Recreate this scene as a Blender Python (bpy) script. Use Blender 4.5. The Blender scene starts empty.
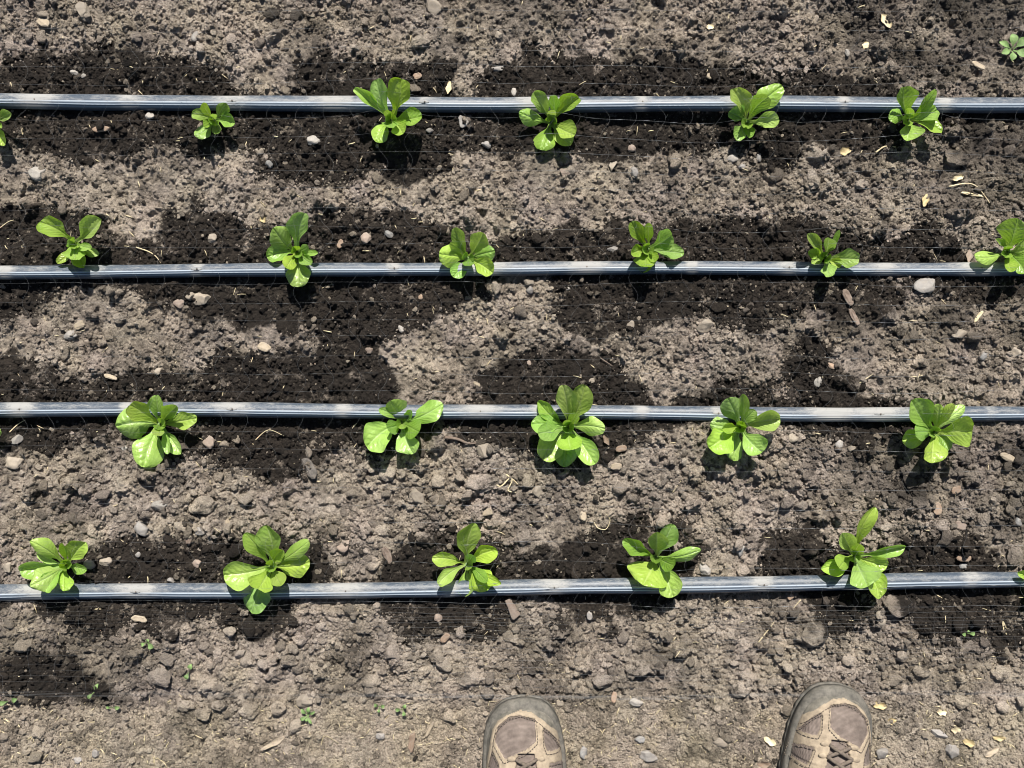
import bpy, math, random
import numpy as np
from mathutils import Vector, Matrix
SEED = 7
random.seed(SEED); rng = np.random.default_rng(SEED)
scene = bpy.context.scene
COL = scene.collection
H = 1.25            # camera height above the bed
PPM = 850.0         # photo pixels per metre on the ground
def W(px, py, z=0.0):
    k = (H - z) / H / PPM
    return Vector(((px - 512) * k, (384 - py) * k, z))

# ------------------------------------------------------------------ helpers
def hash2(ix, iy, s):
    h = (ix.astype(np.int64) * 374761393 + iy.astype(np.int64) * 668265263 + s * 1442695041) & 0x7fffffff
    h = ((h ^ (h >> 13)) * 1274126177) & 0x7fffffff
    h = (h ^ (h >> 16)) & 0xffff
    return h / 65535.0
def vnoise(x, y, scale, s):
    x = np.asarray(x, float) / scale; y = np.asarray(y, float) / scale
    ix = np.floor(x); iy = np.floor(y); fx = x - ix; fy = y - iy
    fx = fx * fx * fx * (fx * (fx * 6 - 15) + 10); fy = fy * fy * fy * (fy * (fy * 6 - 15) + 10)
    a = hash2(ix, iy, s); b = hash2(ix + 1, iy, s); c = hash2(ix, iy + 1, s); d = hash2(ix + 1, iy + 1, s)
    return (a * (1 - fx) + b * fx) * (1 - fy) + (c * (1 - fx) + d * fx) * fy - 0.5
def fbm(x, y, scale, s, n=4, g=0.5):
    r = 0; a = 1
    for i in range(n):
        r = r + a * vnoise(x, y, scale / 2 ** i, s + 17 * i); a *= g
    return r
def sstep(a, b, x):
    t = np.clip((x - a) / (b - a), 0, 1); return t * t * (3 - 2 * t)

def mesh_np(name, V, F, mat=None, parent=None, smooth=True, col=None, uv=None):
    """V (n,3) array, F (m,k) array of tris or quads"""
    me = bpy.data.meshes.new(name)
    V = np.asarray(V, np.float32); F = np.asarray(F, np.int32)
    me.vertices.add(len(V)); me.vertices.foreach_set('co', V.ravel())
    k = F.shape[1]
    me.loops.add(F.size); me.loops.foreach_set('vertex_index', F.ravel())
    me.polygons.add(len(F)); me.polygons.foreach_set('loop_start', np.arange(0, F.size, k, dtype=np.int32))
    me.polygons.foreach_set('use_smooth', np.full(len(F), smooth, dtype=bool))
    me.update(calc_edges=True); me.validate()
    if col is not None:
        at = me.color_attributes.new('Col', 'FLOAT_COLOR', 'POINT')
        c = np.ones((len(V), 4), np.float32); c[:, :3] = col; at.data.foreach_set('color', c.ravel())
    if uv is not None:
        ul = me.uv_layers.new(name='UVMap'); ul.data.foreach_set('uv', np.asarray(uv, np.float32)[F.ravel()].ravel())
    o = bpy.data.objects.new(name, me); COL.objects.link(o)
    if mat: me.materials.append(mat)
    if parent: o.parent = parent
    return o
def mesh_py(name, V, F, mat=None, parent=None, smooth=True):
    me = bpy.data.meshes.new(name); me.from_pydata([tuple(v) for v in V], [], F); me.update()
    me.polygons.foreach_set('use_smooth', [smooth] * len(me.polygons))
    o = bpy.data.objects.new(name, me); COL.objects.link(o)
    if mat: me.materials.append(mat)
    if parent: o.parent = parent
    return o
def tag(o, label=None, cat=None, group=None, kind=None):
    if label: o['label'] = label
    if cat: o['category'] = cat
    if group: o['group'] = group
    if kind: o['kind'] = kind
    return o
def empty(name, loc, rz=0):
    o = bpy.data.objects.new(name, None); COL.objects.link(o); o.location = loc; o.rotation_euler = (0, 0, rz)
    o.empty_display_size = 0.02
    return o
def tube(pts, r, n=6, cap=True):
    """pts list of Vector, r scalar or list -> V, F"""
    V = []; F = []
    m = len(pts)
    rr = r if hasattr(r, '__len__') else [r] * m
    up = Vector((0, 0, 1))
    for i, p in enumerate(pts):
        t = (pts[min(i + 1, m - 1)] - pts[max(i - 1, 0)]).normalized()
        a = t.cross(up)
        if a.length < 1e-4: a = Vector((1, 0, 0))
        a.normalize(); b = a.cross(t)
        for k in range(n):
            th = 2 * math.pi * k / n
            V.append(p + (a * math.cos(th) + b * math.sin(th)) * rr[i])
    for i in range(m - 1):
        for k in range(n):
            F.append((i * n + k, i * n + (k + 1) % n, (i + 1) * n + (k + 1) % n, (i + 1) * n + k))
    if cap:
        F.append(tuple(range(n - 1, -1, -1))); F.append(tuple((m - 1) * n + k for k in range(n)))
    return V, F
def ico(sub):
    t = (1 + 5 ** .5) / 2
    v = [(-1, t, 0), (1, t, 0), (-1, -t, 0), (1, -t, 0), (0, -1, t), (0, 1, t), (0, -1, -t), (0, 1, -t), (t, 0, -1), (t, 0, 1), (-t, 0, -1), (-t, 0, 1)]
    v = [Vector(a).normalized() for a in v]
    f = [(0, 11, 5), (0, 5, 1), (0, 1, 7), (0, 7, 10), (0, 10, 11), (1, 5, 9), (5, 11, 4), (11, 10, 2), (10, 7, 6), (7, 1, 8), (3, 9, 4), (3, 4, 2), (3, 2, 6), (3, 6, 8), (3, 8, 9), (4, 9, 5), (2, 4, 11), (6, 2, 10), (8, 6, 7), (9, 8, 1)]
    for _ in range(sub):
        c = {}; nf = []
        def mid(a, b):
            k = (min(a, b), max(a, b))
            if k not in c: c[k] = len(v); v.append(((v[a] + v[b]) / 2).normalized())
            return c[k]
        for a, b, d in f:
            x = mid(a, b); y = mid(b, d); z = mid(d, a)
            nf += [(a, x, z), (b, y, x), (d, z, y), (x, y, z)]
        f = nf
    return np.array([tuple(a) for a in v]), np.array(f)
ICO = [ico(i) for i in range(5)]
def n3(v, s, sd):
    return vnoise(v[:, 0] + v[:, 2] * .71, v[:, 1] - v[:, 2] * .53, s, sd) + vnoise(v[:, 1] * .8 + 3.1 + v[:, 2], v[:, 0] * .9 - 1.7 + v[:, 2] * .3, s, sd + 5)
def rock_shape(sub, sd, facets=6, rough=.12, cut=.62):
    r = np.random.default_rng(sd); v = ICO[sub][0].copy()
    for _ in range(facets):
        n = r.normal(size=3); n /= np.linalg.norm(n); d = r.uniform(cut, .95)
        q = v @ n; m = q > d
        v[m] -= ((q[m] - d) * .92)[:, None] * n
    v *= (1 + rough * 2 * n3(v, .9, sd) + rough * n3(v, .4, sd + 3) + rough * .5 * n3(v, .18, sd + 9))[:, None]
    return v

# ------------------------------------------------------------------ materials
def new_mat(name):
    m = bpy.data.materials.new(name); m.use_nodes = True
    nt = m.node_tree; b = nt.nodes['Principled BSDF']
    return m, nt, b
def N(nt, typ, **kw):
    n = nt.nodes.new(typ)
    for k, v in kw.items():
        if k in n.inputs.keys(): n.inputs[k].default_value = v
        else: setattr(n, k, v)
    return n
def L(nt, a, b): nt.links.new(a, b)
def math_n(nt, op, a, b=None, c=None):
    n = nt.nodes.new('ShaderNodeMath'); n.operation = op
    for i, x in enumerate((a, b, c)):
        if x is None: continue
        if isinstance(x, (int, float)): n.inputs[i].default_value = x
        else: L(nt, x, n.inputs[i])
    return n.outputs[0]
def ramp(nt, fac, stops):
    n = nt.nodes.new('ShaderNodeValToRGB'); L(nt, fac, n.inputs[0])
    e = n.color_ramp.elements
    while len(e) < len(stops): e.new(0.5)
    for i, (p, c) in enumerate(stops): e[i].position = p; e[i].color = (*c, 1) if len(c) == 3 else c
    return n.outputs[0]
def mixc(nt, fac, a, b, typ='MIX'):
    n = nt.nodes.new('ShaderNodeMix'); n.data_type = 'RGBA'; n.blend_type = typ
    for i, x in ((0, fac), (6, a), (7, b)):
        if isinstance(x, (int, float)): n.inputs[i].default_value = x
        elif isinstance(x, tuple): n.inputs[i].default_value = (*x, 1)
        else: L(nt, x, n.inputs[i])
    return n.outputs[2]
def soil_mat():
    m, nt, b = new_mat('soil')
    at = N(nt, 'ShaderNodeAttribute', attribute_name='Col')
    tc = N(nt, 'ShaderNodeTexCoord')
    n1 = N(nt, 'ShaderNodeTexNoise', Scale=900.0, Detail=3.0, Roughness=.7); L(nt, tc.outputs['Object'], n1.inputs['Vector'])
    n2 = N(nt, 'ShaderNodeTexNoise', Scale=380.0, Detail=5.0, Roughness=.75); L(nt, tc.outputs['Object'], n2.inputs['Vector'])
    r1 = ramp(nt, math_n(nt, 'ADD', math_n(nt, 'MULTIPLY', n1.outputs[0], .6), math_n(nt, 'MULTIPLY', n2.outputs[0], .4)), [(0.28, (.30, .29, .27)), (0.47, (.82, .81, .79)), (0.62, (1.15, 1.14, 1.12)), (.78, (1.5, 1.48, 1.46))])
    c = mixc(nt, 1.0, at.outputs['Color'], r1, 'MULTIPLY')
    sp = N(nt, 'ShaderNodeTexVoronoi', Scale=210.0); L(nt, tc.outputs['Object'], sp.inputs['Vector'])
    spm = ramp(nt, sp.outputs['Distance'], [(0.1, (1, 1, 1)), (0.2, (0, 0, 0))])
    spr = N(nt, 'ShaderNodeSeparateColor'); L(nt, sp.outputs['Color'], spr.inputs[0])
    gate = math_n(nt, 'GREATER_THAN', spr.outputs[0], 0.9)
    c = mixc(nt, math_n(nt, 'MULTIPLY', math_n(nt, 'MULTIPLY', spm, gate), .55), c, (.36, .31, .26))
    L(nt, c, b.inputs['Base Color']); b.inputs['Roughness'].default_value = .9
    b.inputs['Specular IOR Level'].default_value = .25
    bp = N(nt, 'ShaderNodeBump', Strength=1.0, Distance=.0042)
    L(nt, math_n(nt, 'ADD', math_n(nt, 'MULTIPLY', n1.outputs[0], .8), math_n(nt, 'MULTIPLY', n2.outputs[0], 1.8)), bp.inputs['Height']); L(nt, bp.outputs[0], b.inputs['Normal'])
    return m
SOIL = soil_mat()
def stone_mat(name, c1, c2, rough=.75, scale=120., bump=.5):
    dust = name.endswith(('stone', 'wood'))
    m, nt, b = new_mat(name)
    tc = N(nt, 'ShaderNodeTexCoord'); oi = N(nt, 'ShaderNodeObjectInfo')
    n = N(nt, 'ShaderNodeTexNoise', Scale=scale, Detail=6.0, Roughness=.7); L(nt, tc.outputs['Object'], n.inputs['Vector'])
    n2 = N(nt, 'ShaderNodeTexNoise', Scale=scale * 6, Detail=2.0); L(nt, tc.outputs['Object'], n2.inputs['Vector'])
    c = ramp(nt, n.outputs[0], [(.3, c1), (.68, c2)])
    if dust:
        nd = N(nt, 'ShaderNodeTexNoise', Scale=170.0, Detail=5.0, Roughness=.7); L(nt, tc.outputs['Object'], nd.inputs['Vector'])
        c = mixc(nt, ramp(nt, nd.outputs[0], [(.35, (.15, .15, .15)), (.7, (.75, .75, .75))]), c, (.26, .22, .18))
    v = math_n(nt, 'MULTIPLY_ADD', oi.outputs['Random'], .4, .62 if dust else .85)
    hs = N(nt, 'ShaderNodeHueSaturation'); L(nt, v, hs.inputs['Value']); L(nt, c, hs.inputs['Color'])
    L(nt, hs.outputs[0], b.inputs['Base Color']); b.inputs['Roughness'].default_value = rough
    bp = N(nt, 'ShaderNodeBump', Strength=bump, Distance=.0012)
    L(nt, math_n(nt, 'ADD', n.outputs[0], math_n(nt, 'MULTIPLY', n2.outputs[0], .6)), bp.inputs['Height']); L(nt, bp.outputs[0], b.inputs['Normal'])
    return m
M = {
 'white': stone_mat('white_stone', (.27, .25, .22), (.50, .475, .43), .7),
 'grey': stone_mat('grey_stone', (.20, .19, .18), (.34, .33, .31), .65),
 'bluegrey': stone_mat('blue_grey_stone', (.17, .18, .18), (.32, .325, .32), .65),
 'tan': stone_mat('tan_stone', (.23, .19, .14), (.40, .34, .26), .75),
 'pink': stone_mat('pinkish_stone', (.24, .17, .13), (.38, .29, .23), .8),
 'orange': stone_mat('orange_wood', (.24, .145, .09), (.40, .27, .17), .8),
 'brown': stone_mat('brown_wood', (.10, .06, .04), (.22, .15, .11), .85),
 'wood': stone_mat('pale_wood', (.32, .25, .16), (.52, .43, .30), .8),
 'char': stone_mat('charcoal_wood', (.015, .014, .013), (.05, .045, .04), .7),
 'clod': stone_mat('dry_clod', (.135, .113, .09), (.235, .20, .163), .95, 220., 1.0),
 'wetclod': stone_mat('damp_clod', (.035, .029, .024), (.075, .062, .05), .85, 220., 1.0),
 'straw': stone_mat('straw', (.42, .34, .20), (.62, .53, .34), .6),
 'dryleaf': stone_mat('dry_leaf', (.30, .23, .11), (.48, .38, .2), .6),
 'weed': stone_mat('weed_green', (.08, .14, .04), (.18, .27, .09), .7),
}

# ------------------------------------------------------------------ wet patches (traced outlines, photo pixels)
WET = [
 [(-60,60),(0,60),(30,50),(60,46),(120,50),(180,54),(205,62),(240,72),(256,95),(256,104),(-60,104)],
 [(290,72),(310,52),(350,60),(400,66),(450,66),(458,104),(286,104)],
 [(478,104),(482,70),(520,52),(590,52),(640,62),(700,56),(742,70),(745,104)],
 [(740,70),(800,76),(860,70),(905,86),(905,104),(740,104)],
 [(-60,104),(1090,104),(1090,118),(1000,128),(950,122),(890,150),(820,150),(780,166),(730,150),(690,148),(650,158),(600,160),(545,150),(500,158),(470,150),(440,172),(400,180),(340,178),(300,184),(270,166),(240,156),(190,152),(150,150),(120,168),(60,156),(0,146),(-60,140)],
 [(-60,215),(0,218),(30,205),(60,204),(95,215),(120,236),(150,242),(170,212),(200,206),(240,212),(270,235),(330,214),(360,205),(420,215),(440,226),(480,240),(560,232),(600,226),(650,222),(700,216),(740,222),(800,222),(860,236),(900,232),(930,220),(960,250),(975,270),(-60,270)],
 [(-60,270),(500,270),(486,300),(440,316),(400,334),(372,350),(345,356),(300,336),(250,326),(215,318),(180,316),(150,302),(120,296),(95,286),(60,288),(25,312),(-60,330)],
 [(538,270),(700,270),(720,300),(690,316),(640,328),(610,345),(560,330),(545,305)],
 [(690,270),(860,270),(900,280),(905,300),(880,318),(830,312),(790,316),(760,334),(720,320)],
 [(900,275),(1090,275),(1090,296),(1000,300),(960,305),(930,302)],
 [(-60,352),(20,352),(55,366),(95,384),(130,372),(190,366),(240,352),(300,352),(330,340),(370,352),(392,378),(400,411),(-60,411)],
 [(468,411),(478,380),(500,352),(540,344),(590,348),(630,366),(645,392),(640,411)],
 [(680,400),(700,385),(740,380),(800,395),(850,390),(900,400),(900,411),(680,411)],
 [(780,345),(825,335),(850,370),(846,398),(800,402),(775,380)],
 [(-60,411),(940,411),(925,440),(890,442),(850,450),(800,440),(780,424),(700,424),(680,432),(640,438),(620,455),(560,470),(500,445),(470,436),(430,436),(395,455),(365,462),(330,450),(300,474),(262,482),(235,470),(200,458),(160,462),(130,440),(90,444),(50,456),(0,446),(-60,440)],
 [(20,588),(60,560),(95,550),(130,536),(170,532),(225,546),(240,530),(300,540),(330,560),(330,588)],
 [(370,588),(390,548),(430,534),(480,540),(520,546),(560,552),(580,534),(620,518),(670,520),(700,528),(700,588)],
 [(758,588),(764,540),(775,525),(800,520),(835,540),(860,545),(880,588)],
 [(895,588),(892,548),(915,530),(950,532),(1000,560),(1020,588)],
 [(-60,588),(300,588),(290,612),(270,640),(235,640),(205,625),(180,632),(150,628),(110,634),(75,634),(45,618),(30,602),(-60,600)],
 [(370,588),(520,588),(508,622),(470,640),(440,634),(410,640),(392,625)],
 [(545,588),(685,588),(670,612),(640,626),(600,630),(565,628)],
 [(800,588),(870,588),(872,605),(850,640),(818,630),(805,605)],
 [(895,588),(1090,588),(1090,650),(1024,650),(960,645),(915,640),(895,615)],
 [(-60,645),(20,652),(55,646),(75,660),(105,676),(112,692),(85,700),(58,708),(30,696),(-60,694)],
]
DAMP = [  # half-dry, mixed dark soil
 [(820,-60),(1090,-60),(1090,75),(960,90),(880,70),(840,30)],
 [(800,100),(1090,100),(1090,215),(1000,225),(900,190),(840,170)],
 [(700,300),(1090,290),(1090,345),(960,345),(880,345),(800,330)],
 [(400,-60),(650,-60),(650,-10),(560,12),(400,6)],
 [(-60,640),(130,640),(130,700),(-60,700)],
 [(820,440),(1090,430),(1090,540),(900,530)],
]
gx0, gy0, gs = -80., -80., 2.
GW, GH = int((1184) / gs), int((928) / gs)
GX, GY = np.meshgrid(gx0 + gs * np.arange(GW), gy0 + gs * np.arange(GH))
def poly_mask(poly, X, Y):
    ins = np.zeros(X.shape, bool); n = len(poly)
    for i in range(n):
        x1, y1 = poly[i]; x2, y2 = poly[(i + 1) % n]
        if y1 == y2: continue
        c = ((y1 > Y) != (y2 > Y)) & (X < (x2 - x1) * (Y - y1) / (y2 - y1) + x1)
        ins ^= c
    return ins
def blur(a, r):
    k = np.exp(-np.linspace(-2, 2, 2 * r + 1) ** 2); k /= k.sum()
    for ax in (0, 1):
        p = np.pad(a, [(r, r) if i == ax else (0, 0) for i in (0, 1)], mode='edge')
        a = sum(k[i] * np.take(p, range(i, i + a.shape[ax]), axis=ax) for i in range(2 * r + 1))
    return a
wm = np.zeros(GX.shape); dm = np.zeros(GX.shape)
for p in WET: wm = np.maximum(wm, poly_mask(p, GX, GY))
for p in DAMP: dm = np.maximum(dm, poly_mask(p, GX, GY))
wm = blur(wm.astype(float), 5); dm = blur(dm.astype(float), 14)
def sample(g, px, py):
    u = np.clip((px - gx0) / gs, 0, GW - 1.001); v = np.clip((py - gy0) / gs, 0, GH - 1.001)
    i = u.astype(int); j = v.astype(int); fu = u - i; fv = v - j
    return (g[j, i] * (1 - fu) + g[j, i + 1] * fu) * (1 - fv) + (g[j + 1, i] * (1 - fu) + g[j + 1, i + 1] * fu) * fv
TUBES = [  # y at x=0, y at x=1024, radius
 (101, 106, .0090), (271, 268.5, .0079), (410.5, 413.5, .0086), (593, 581, .0093)]
def wetness(x, y):
    """x,y world arrays -> wet 0..1, damp 0..1"""
    px = 512 + x * PPM; py = 384 - y * PPM
    wx = px + 9 * fbm(px, py, 26, 11, 3, .6) * 2; wy = py + 8 * fbm(px, py, 22, 31, 3, .6) * 2
    w = sample(wm, wx, wy)
    # outside the traced frame: dark strips along the drip lines
    out = sstep(1040, 1100, px) + sstep(-20, -80, px)
    s = 0
    for a, b, r in TUBES: s = np.maximum(s, np.exp(-((py - (a + b) / 2) / 34.) ** 4))
    w = np.where(out > 0, w * (1 - np.clip(out, 0, 1)) + np.clip(out, 0, 1) * s * (vnoise(px, py, 90, 8) > -.25), w)
    edge = .5 + .62 * fbm(px, py, 13, 77, 5, .9)
    wet = sstep(edge - .46, edge + .34, w)
    return wet, sample(dm, px, py)
def soil_color(x, y, jit=None, wx=0., wy=0.):
    px = 512 + x * PPM; py = 384 - y * PPM
    wet, damp = wetness(x + wx, y + wy)
    n = fbm(px, py, 60, 5, 4, .6)
    path = sstep(690, 715, py + 14 * vnoise(px, py, 40, 3))
    dry = np.stack([.44 + 0 * px, .378 + 0 * px, .312 + 0 * px], -1)
    pth = np.array([.53, .455, .36])
    c = dry * (1 - path[..., None]) + pth * path[..., None]
    c = c * (1 + .5 * n + .55 * fbm(px, py, 14, 55, 3, .7))[..., None] * np.stack([1 + 0 * n, 1 - .03 * (vnoise(px, py, 30, 71) + .3), 1 - .10 * (vnoise(px, py, 24, 73) + .1)], -1)
    c *= (1 - .5 * damp * (1 - path) * (0.55 + 1.2 * np.clip(fbm(px, py, 35, 91, 3) + .3, 0, 1)))[..., None]
    wc = np.array([.035, .0275, .0215]) * (1 + .5 * n)[..., None]
    c = c * (1 - wet[..., None]) + wc * wet[..., None]
    if jit is not None: c = c * jit[..., None]
    c = c / np.maximum(1, c.max(-1, keepdims=True) / .62)
    return np.maximum(c, .007)

# ------------------------------------------------------------------ ground sheet
CX, CY, ST = .68, .52, .0013
def axis(c, st):
    core = np.arange(-c, c + st / 2, st); e = [c]; s = st
    while e[-1] < 40: s *= 1.28; e.append(e[-1] + s)
    e = np.array(e[1:]); return np.concatenate([-e[::-1], core, e]), len(e)
ST = .0012
ax, nx0 = axis(CX, ST); ay, ny0 = axis(CY, ST)
X, Y = np.meshgrid(ax, ay)
PXg = 512 + X * PPM; PYg = 384 - Y * PPM
inside = (np.abs(X) < CX + .05) & (np.abs(Y) < CY + .05)
path = sstep(690, 715, PYg)
amp = np.where(inside, 1, .3)
wetg, dampg = wetness(X, Y)
Z = .012 * fbm(X, Y, .22, 1, 3) + .006 * fbm(X, Y, .05, 2, 3) * (1 - .6 * path) * amp
for a, b, r in TUBES:
    yc = (384 - (a + (b - a) * (PXg / 1024))) / PPM
    Z -= .003 * np.exp(-((Y - yc) / .016) ** 2)
# stamped lumps: soil clods fused with the ground
ztop = np.zeros_like(Z)
def stamp(cx, cy, r, h, sd, ar, an):
    i0 = int(nx0 + (cx - r * 1.5 + CX) / ST); i1 = int(nx0 + (cx + r * 1.5 + CX) / ST) + 1
    j0 = int(ny0 + (cy - r * 1.5 + CY) / ST); j1 = int(ny0 + (cy + r * 1.5 + CY) / ST) + 1
    if i0 < 2 or j0 < 2 or i1 > X.shape[1] - 2 or j1 > X.shape[0] - 2: return
    x = X[j0:j1, i0:i1] - cx; y = Y[j0:j1, i0:i1] - cy
    c, s = math.cos(an), math.sin(an)
    u = (x * c + y * s) / r; v = (-x * s + y * c) / (r * ar)
    k = 3.0
    d = (np.abs(u) ** k + np.abs(v) ** k) ** (1 / k) + .28 * np.sin(3 * np.arctan2(v, u) + sd) * .4 + .12 * np.sin(5 * np.arctan2(v, u) + 2 * sd)
    q = np.sqrt(np.clip(1 - d * d, 0, 1)) * h
    t = ztop[j0:j1, i0:i1]; np.maximum(t, q, out=t)
def tube_gap(px, py):
    g = 1e9
    for a, b, r in TUBES: g = np.minimum(g, np.abs(py - (a + (b - a) * px / 1024)) / PPM - r)
    return g
def clod_density(px, py):
    d = .55 + .6 * math.exp(-((py - 490) / 50) ** 2) + .75 * math.exp(-((py - 645) / 42) ** 2) + .35 * (px > 690) * (py < 560) + .35 * math.exp(-((py - 10) / 30) ** 2)
    if py > 700: d = .3
    return d
R = random.Random(3)
cnt = 0
for i in range(26000):
    x = R.uniform(-CX, CX); y = R.uniform(-CY, CY)
    px, py = 512 + x * PPM, 384 - y * PPM
    if R.random() > clod_density(px, py): continue
    big = R.random()
    r = .0018 + .0036 * big ** 3 + (.003 + .007 * R.random() if R.random() < .016 * clod_density(px, py) ** 2 else 0)
    if py > 705: r *= .7
    if tube_gap(px, py) < r * .7: continue
    stamp(x, y, r, r * R.uniform(.8, 1.5), R.uniform(0, 6.28), R.uniform(.6, 1), R.uniform(0, 3.14)); cnt += 1
def warp(A):
    jj, ii = np.meshgrid(np.arange(A.shape[0], dtype=float), np.arange(A.shape[1], dtype=float), indexing='ij')
    ii = np.clip(ii + 3.0 * fbm(X, Y, .006, 501, 2) + 1.2 * vnoise(X, Y, .0026, 503), 0, A.shape[1] - 1.001)
    jj = np.clip(jj + 3.0 * fbm(X, Y, .006, 511, 2) + 1.2 * vnoise(X, Y, .0026, 513), 0, A.shape[0] - 1.001)
    i = ii.astype(int); j = jj.astype(int); fu = ii - i; fv = jj - j
    return (A[j, i] * (1 - fu) + A[j, i + 1] * fu) * (1 - fv) + (A[j + 1, i] * (1 - fu) + A[j + 1, i + 1] * fu) * fv
ztop = warp(ztop)
soft = 1 - .2 * wetg
Z += ztop * soft * (1 - .5 * path)
Z += amp * (1 - .65 * path) * (.0040 * fbm(X, Y, .011, 40, 2) + .0030 * fbm(X, Y, .006, 41, 2) + .0022 * vnoise(X, Y, .0028, 43))
Z -= .12 * sstep(2, 30, np.hypot(X, Y)) * 0
def gh(x, y):
    x = np.atleast_1d(np.asarray(x, float)); y = np.atleast_1d(np.asarray(y, float))
    u = np.clip((x + CX) / ST + nx0, 1, X.shape[1] - 2.001); v = np.clip((y + CY) / ST + ny0, 1, X.shape[0] - 2.001)
    i = u.astype(int); j = v.astype(int); fu = u - i; fv = v - j
    return (Z[j, i] * (1 - fu) + Z[j, i + 1] * fu) * (1 - fv) + (Z[j + 1, i] * (1 - fu) + Z[j + 1, i + 1] * fu) * fv
def g1(x, y): return float(gh(x, y)[0])
def gflat(x, y, r=.008):
    a = np.linspace(0, 6.28, 9)[:-1]
    return float(np.mean(gh(x + r * np.cos(a), y + r * np.sin(a))))
ny, nx = X.shape
idx = np.arange(nx * ny).reshape(ny, nx)
F = np.stack([idx[:-1, :-1], idx[:-1, 1:], idx[1:, 1:], idx[1:, :-1]], -1).reshape(-1, 4)
tone = 1 + .45 * vnoise(X, Y, .004, 61) + .40 * vnoise(X, Y, .0018, 62)
gc = soil_color(X, Y, tone)
ground = mesh_np('soil_ground', np.stack([X, Y, Z], -1).reshape(-1, 3), F, SOIL, smooth=False, col=gc.reshape(-1, 3))
tag(ground, kind='structure')

# ------------------------------------------------------------------ loose crumbs of soil (beyond counting)
def crumbs(name, n, sub, rmin, rmax, pw, nvar, sd, label, path_f=.5):
    r_ = np.random.default_rng(sd)
    x = r_.uniform(-CX + .01, CX - .01, n * 2); y = r_.uniform(-CY + .01, CY - .01, n * 2)
    px = 512 + x * PPM; py = 384 - y * PPM
    dens = .5 + .8 * np.exp(-((py - 490) / 55) ** 2) + .9 * np.exp(-((py - 645) / 45) ** 2) + .4 * (px > 690) + .3 * np.exp(-((py - 10) / 30) ** 2)
    dens *= np.clip(.75 + 1.6 * fbm(px, py, 45, 123, 3), .15, 1.6)
    dens = np.where(py > 700, path_f, dens)
    keep = r_.random(n * 2) * 1.3 < dens
    x = x[keep][:n]; y = y[keep][:n]; px = px[keep][:n]; py = py[keep][:n]; n = len(x)
    r = rmin + (rmax - rmin) * r_.random(n) ** pw
    tg = tube_gap(px, py); ok = tg > r * .6 if rmax > .003 else tg > -.004
    x, y, px, py, r = x[ok], y[ok], px[ok], py[ok], r[ok]; n = len(x)
    z = gh(x, y) + r * r_.uniform(-.2, .75, n)
    var = [rock_shape(sub, 100 + sd + k, 9, .28, .42) for k in range(nvar)]
    fb = ICO[sub][1]; nv = len(var[0])
    which = r_.integers(0, nvar, n)
    base = np.stack(var)[which]
    if rmax > .005:
        kk = (tube_gap(px, py) > 0) & ((np.abs(py - 490) < 60) | (np.abs(py - 645) < 45) | (r_.random(n) < .3)); x, y, px, py, r, z, base = x[kk], y[kk], px[kk], py[kk], r[kk], z[kk], base[kk]; n = len(x)
    sc = np.stack([r * r_.uniform(.8, 1.3, n), r * r_.uniform(.75, 1.1, n), r * r_.uniform(.65, 1.0, n)], -1)
    v = base * sc[:, None, :]
    a = r_.uniform(0, 6.28, n); t = r_.uniform(-.6, .6, n)
    ct, st = np.cos(t)[:, None], np.sin(t)[:, None]
    vy = v[..., 1] * ct - v[..., 2] * st; vz = v[..., 1] * st + v[..., 2] * ct; vx = v[..., 0]
    ca, sa = np.cos(a)[:, None], np.sin(a)[:, None]
    v = np.stack([vx * ca - vy * sa + x[:, None], vx * sa + vy * ca + y[:, None], vz + z[:, None]], -1)
    F = (fb[None] + (np.arange(n) * nv)[:, None, None]).reshape(-1, 3)
    c = soil_color(x, y, r_.uniform(.6, 1.4, n), r_.normal(0, .0075, n) * np.minimum(1, .0014 / r), r_.normal(0, .0075, n) * np.minimum(1, .0014 / r))
    sp = r_.random(n) + .02 * (r < .0014)
    c[sp > .965] = np.array([.42, .355, .28]) * r_.uniform(.6, 1.1, (int((sp > .965).sum()), 1))
    c = np.repeat(c[:, None, :], nv, 1).reshape(-1, 3)
    o = mesh_np(name, v.reshape(-1, 3), F, SOIL, smooth=sub > 1, col=c)
    tag(o, label, 'soil crumbs', kind='stuff')
crumbs('soil_crumbs', 130000, 0, .0006, .0020, 1.5, 14, 21, 'fine loose crumbs of soil scattered all over the bed', 1.3)
crumbs('soil_crumbs', 62000, 1, .0012, .0038, 2.3, 16, 22, 'pea sized soil crumbs lying between the lettuce rows', .7)
crumbs('soil_crumbs', 2600, 2, .0032, .0078, 2.0, 12, 23, 'larger rough soil lumps scattered between the drip lines', .12)

# straw and chaff litter
def litter(n):
    r_ = random.Random(9); V = []; F = []
    for _ in range(n):
        if r_.random() < .55: px, py = r_.uniform(-40, 1064), r_.uniform(700, 800)
        else: px, py = r_.uniform(-40, 1064), r_.uniform(-30, 700)
        p = W(px, py); a = r_.uniform(0, 3.14); l = r_.uniform(.0015, .0055); w = r_.uniform(.0003, .0007)
        z = g1(p.x, p.y) + .0012
        d = Vector((math.cos(a) * l, math.sin(a) * l, r_.uniform(-.0008, .0012)))
        c = Vector((p.x, p.y, z)); m = c + Vector((r_.uniform(-1, 1), r_.uniform(-1, 1), .4)) * l * .12
        v, f = tube([c - d, m, c + d], [w * .7, w, w * .5], 4)
        o = len(V); V += v; F += [tuple(i + o for i in q) for q in f]
    ob = mesh_py('straw_litter', V, F, M['straw'])
    tag(ob, 'tiny bits of pale straw and chaff littering the soil', 'straw litter', kind='stuff')
litter(1100)

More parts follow.
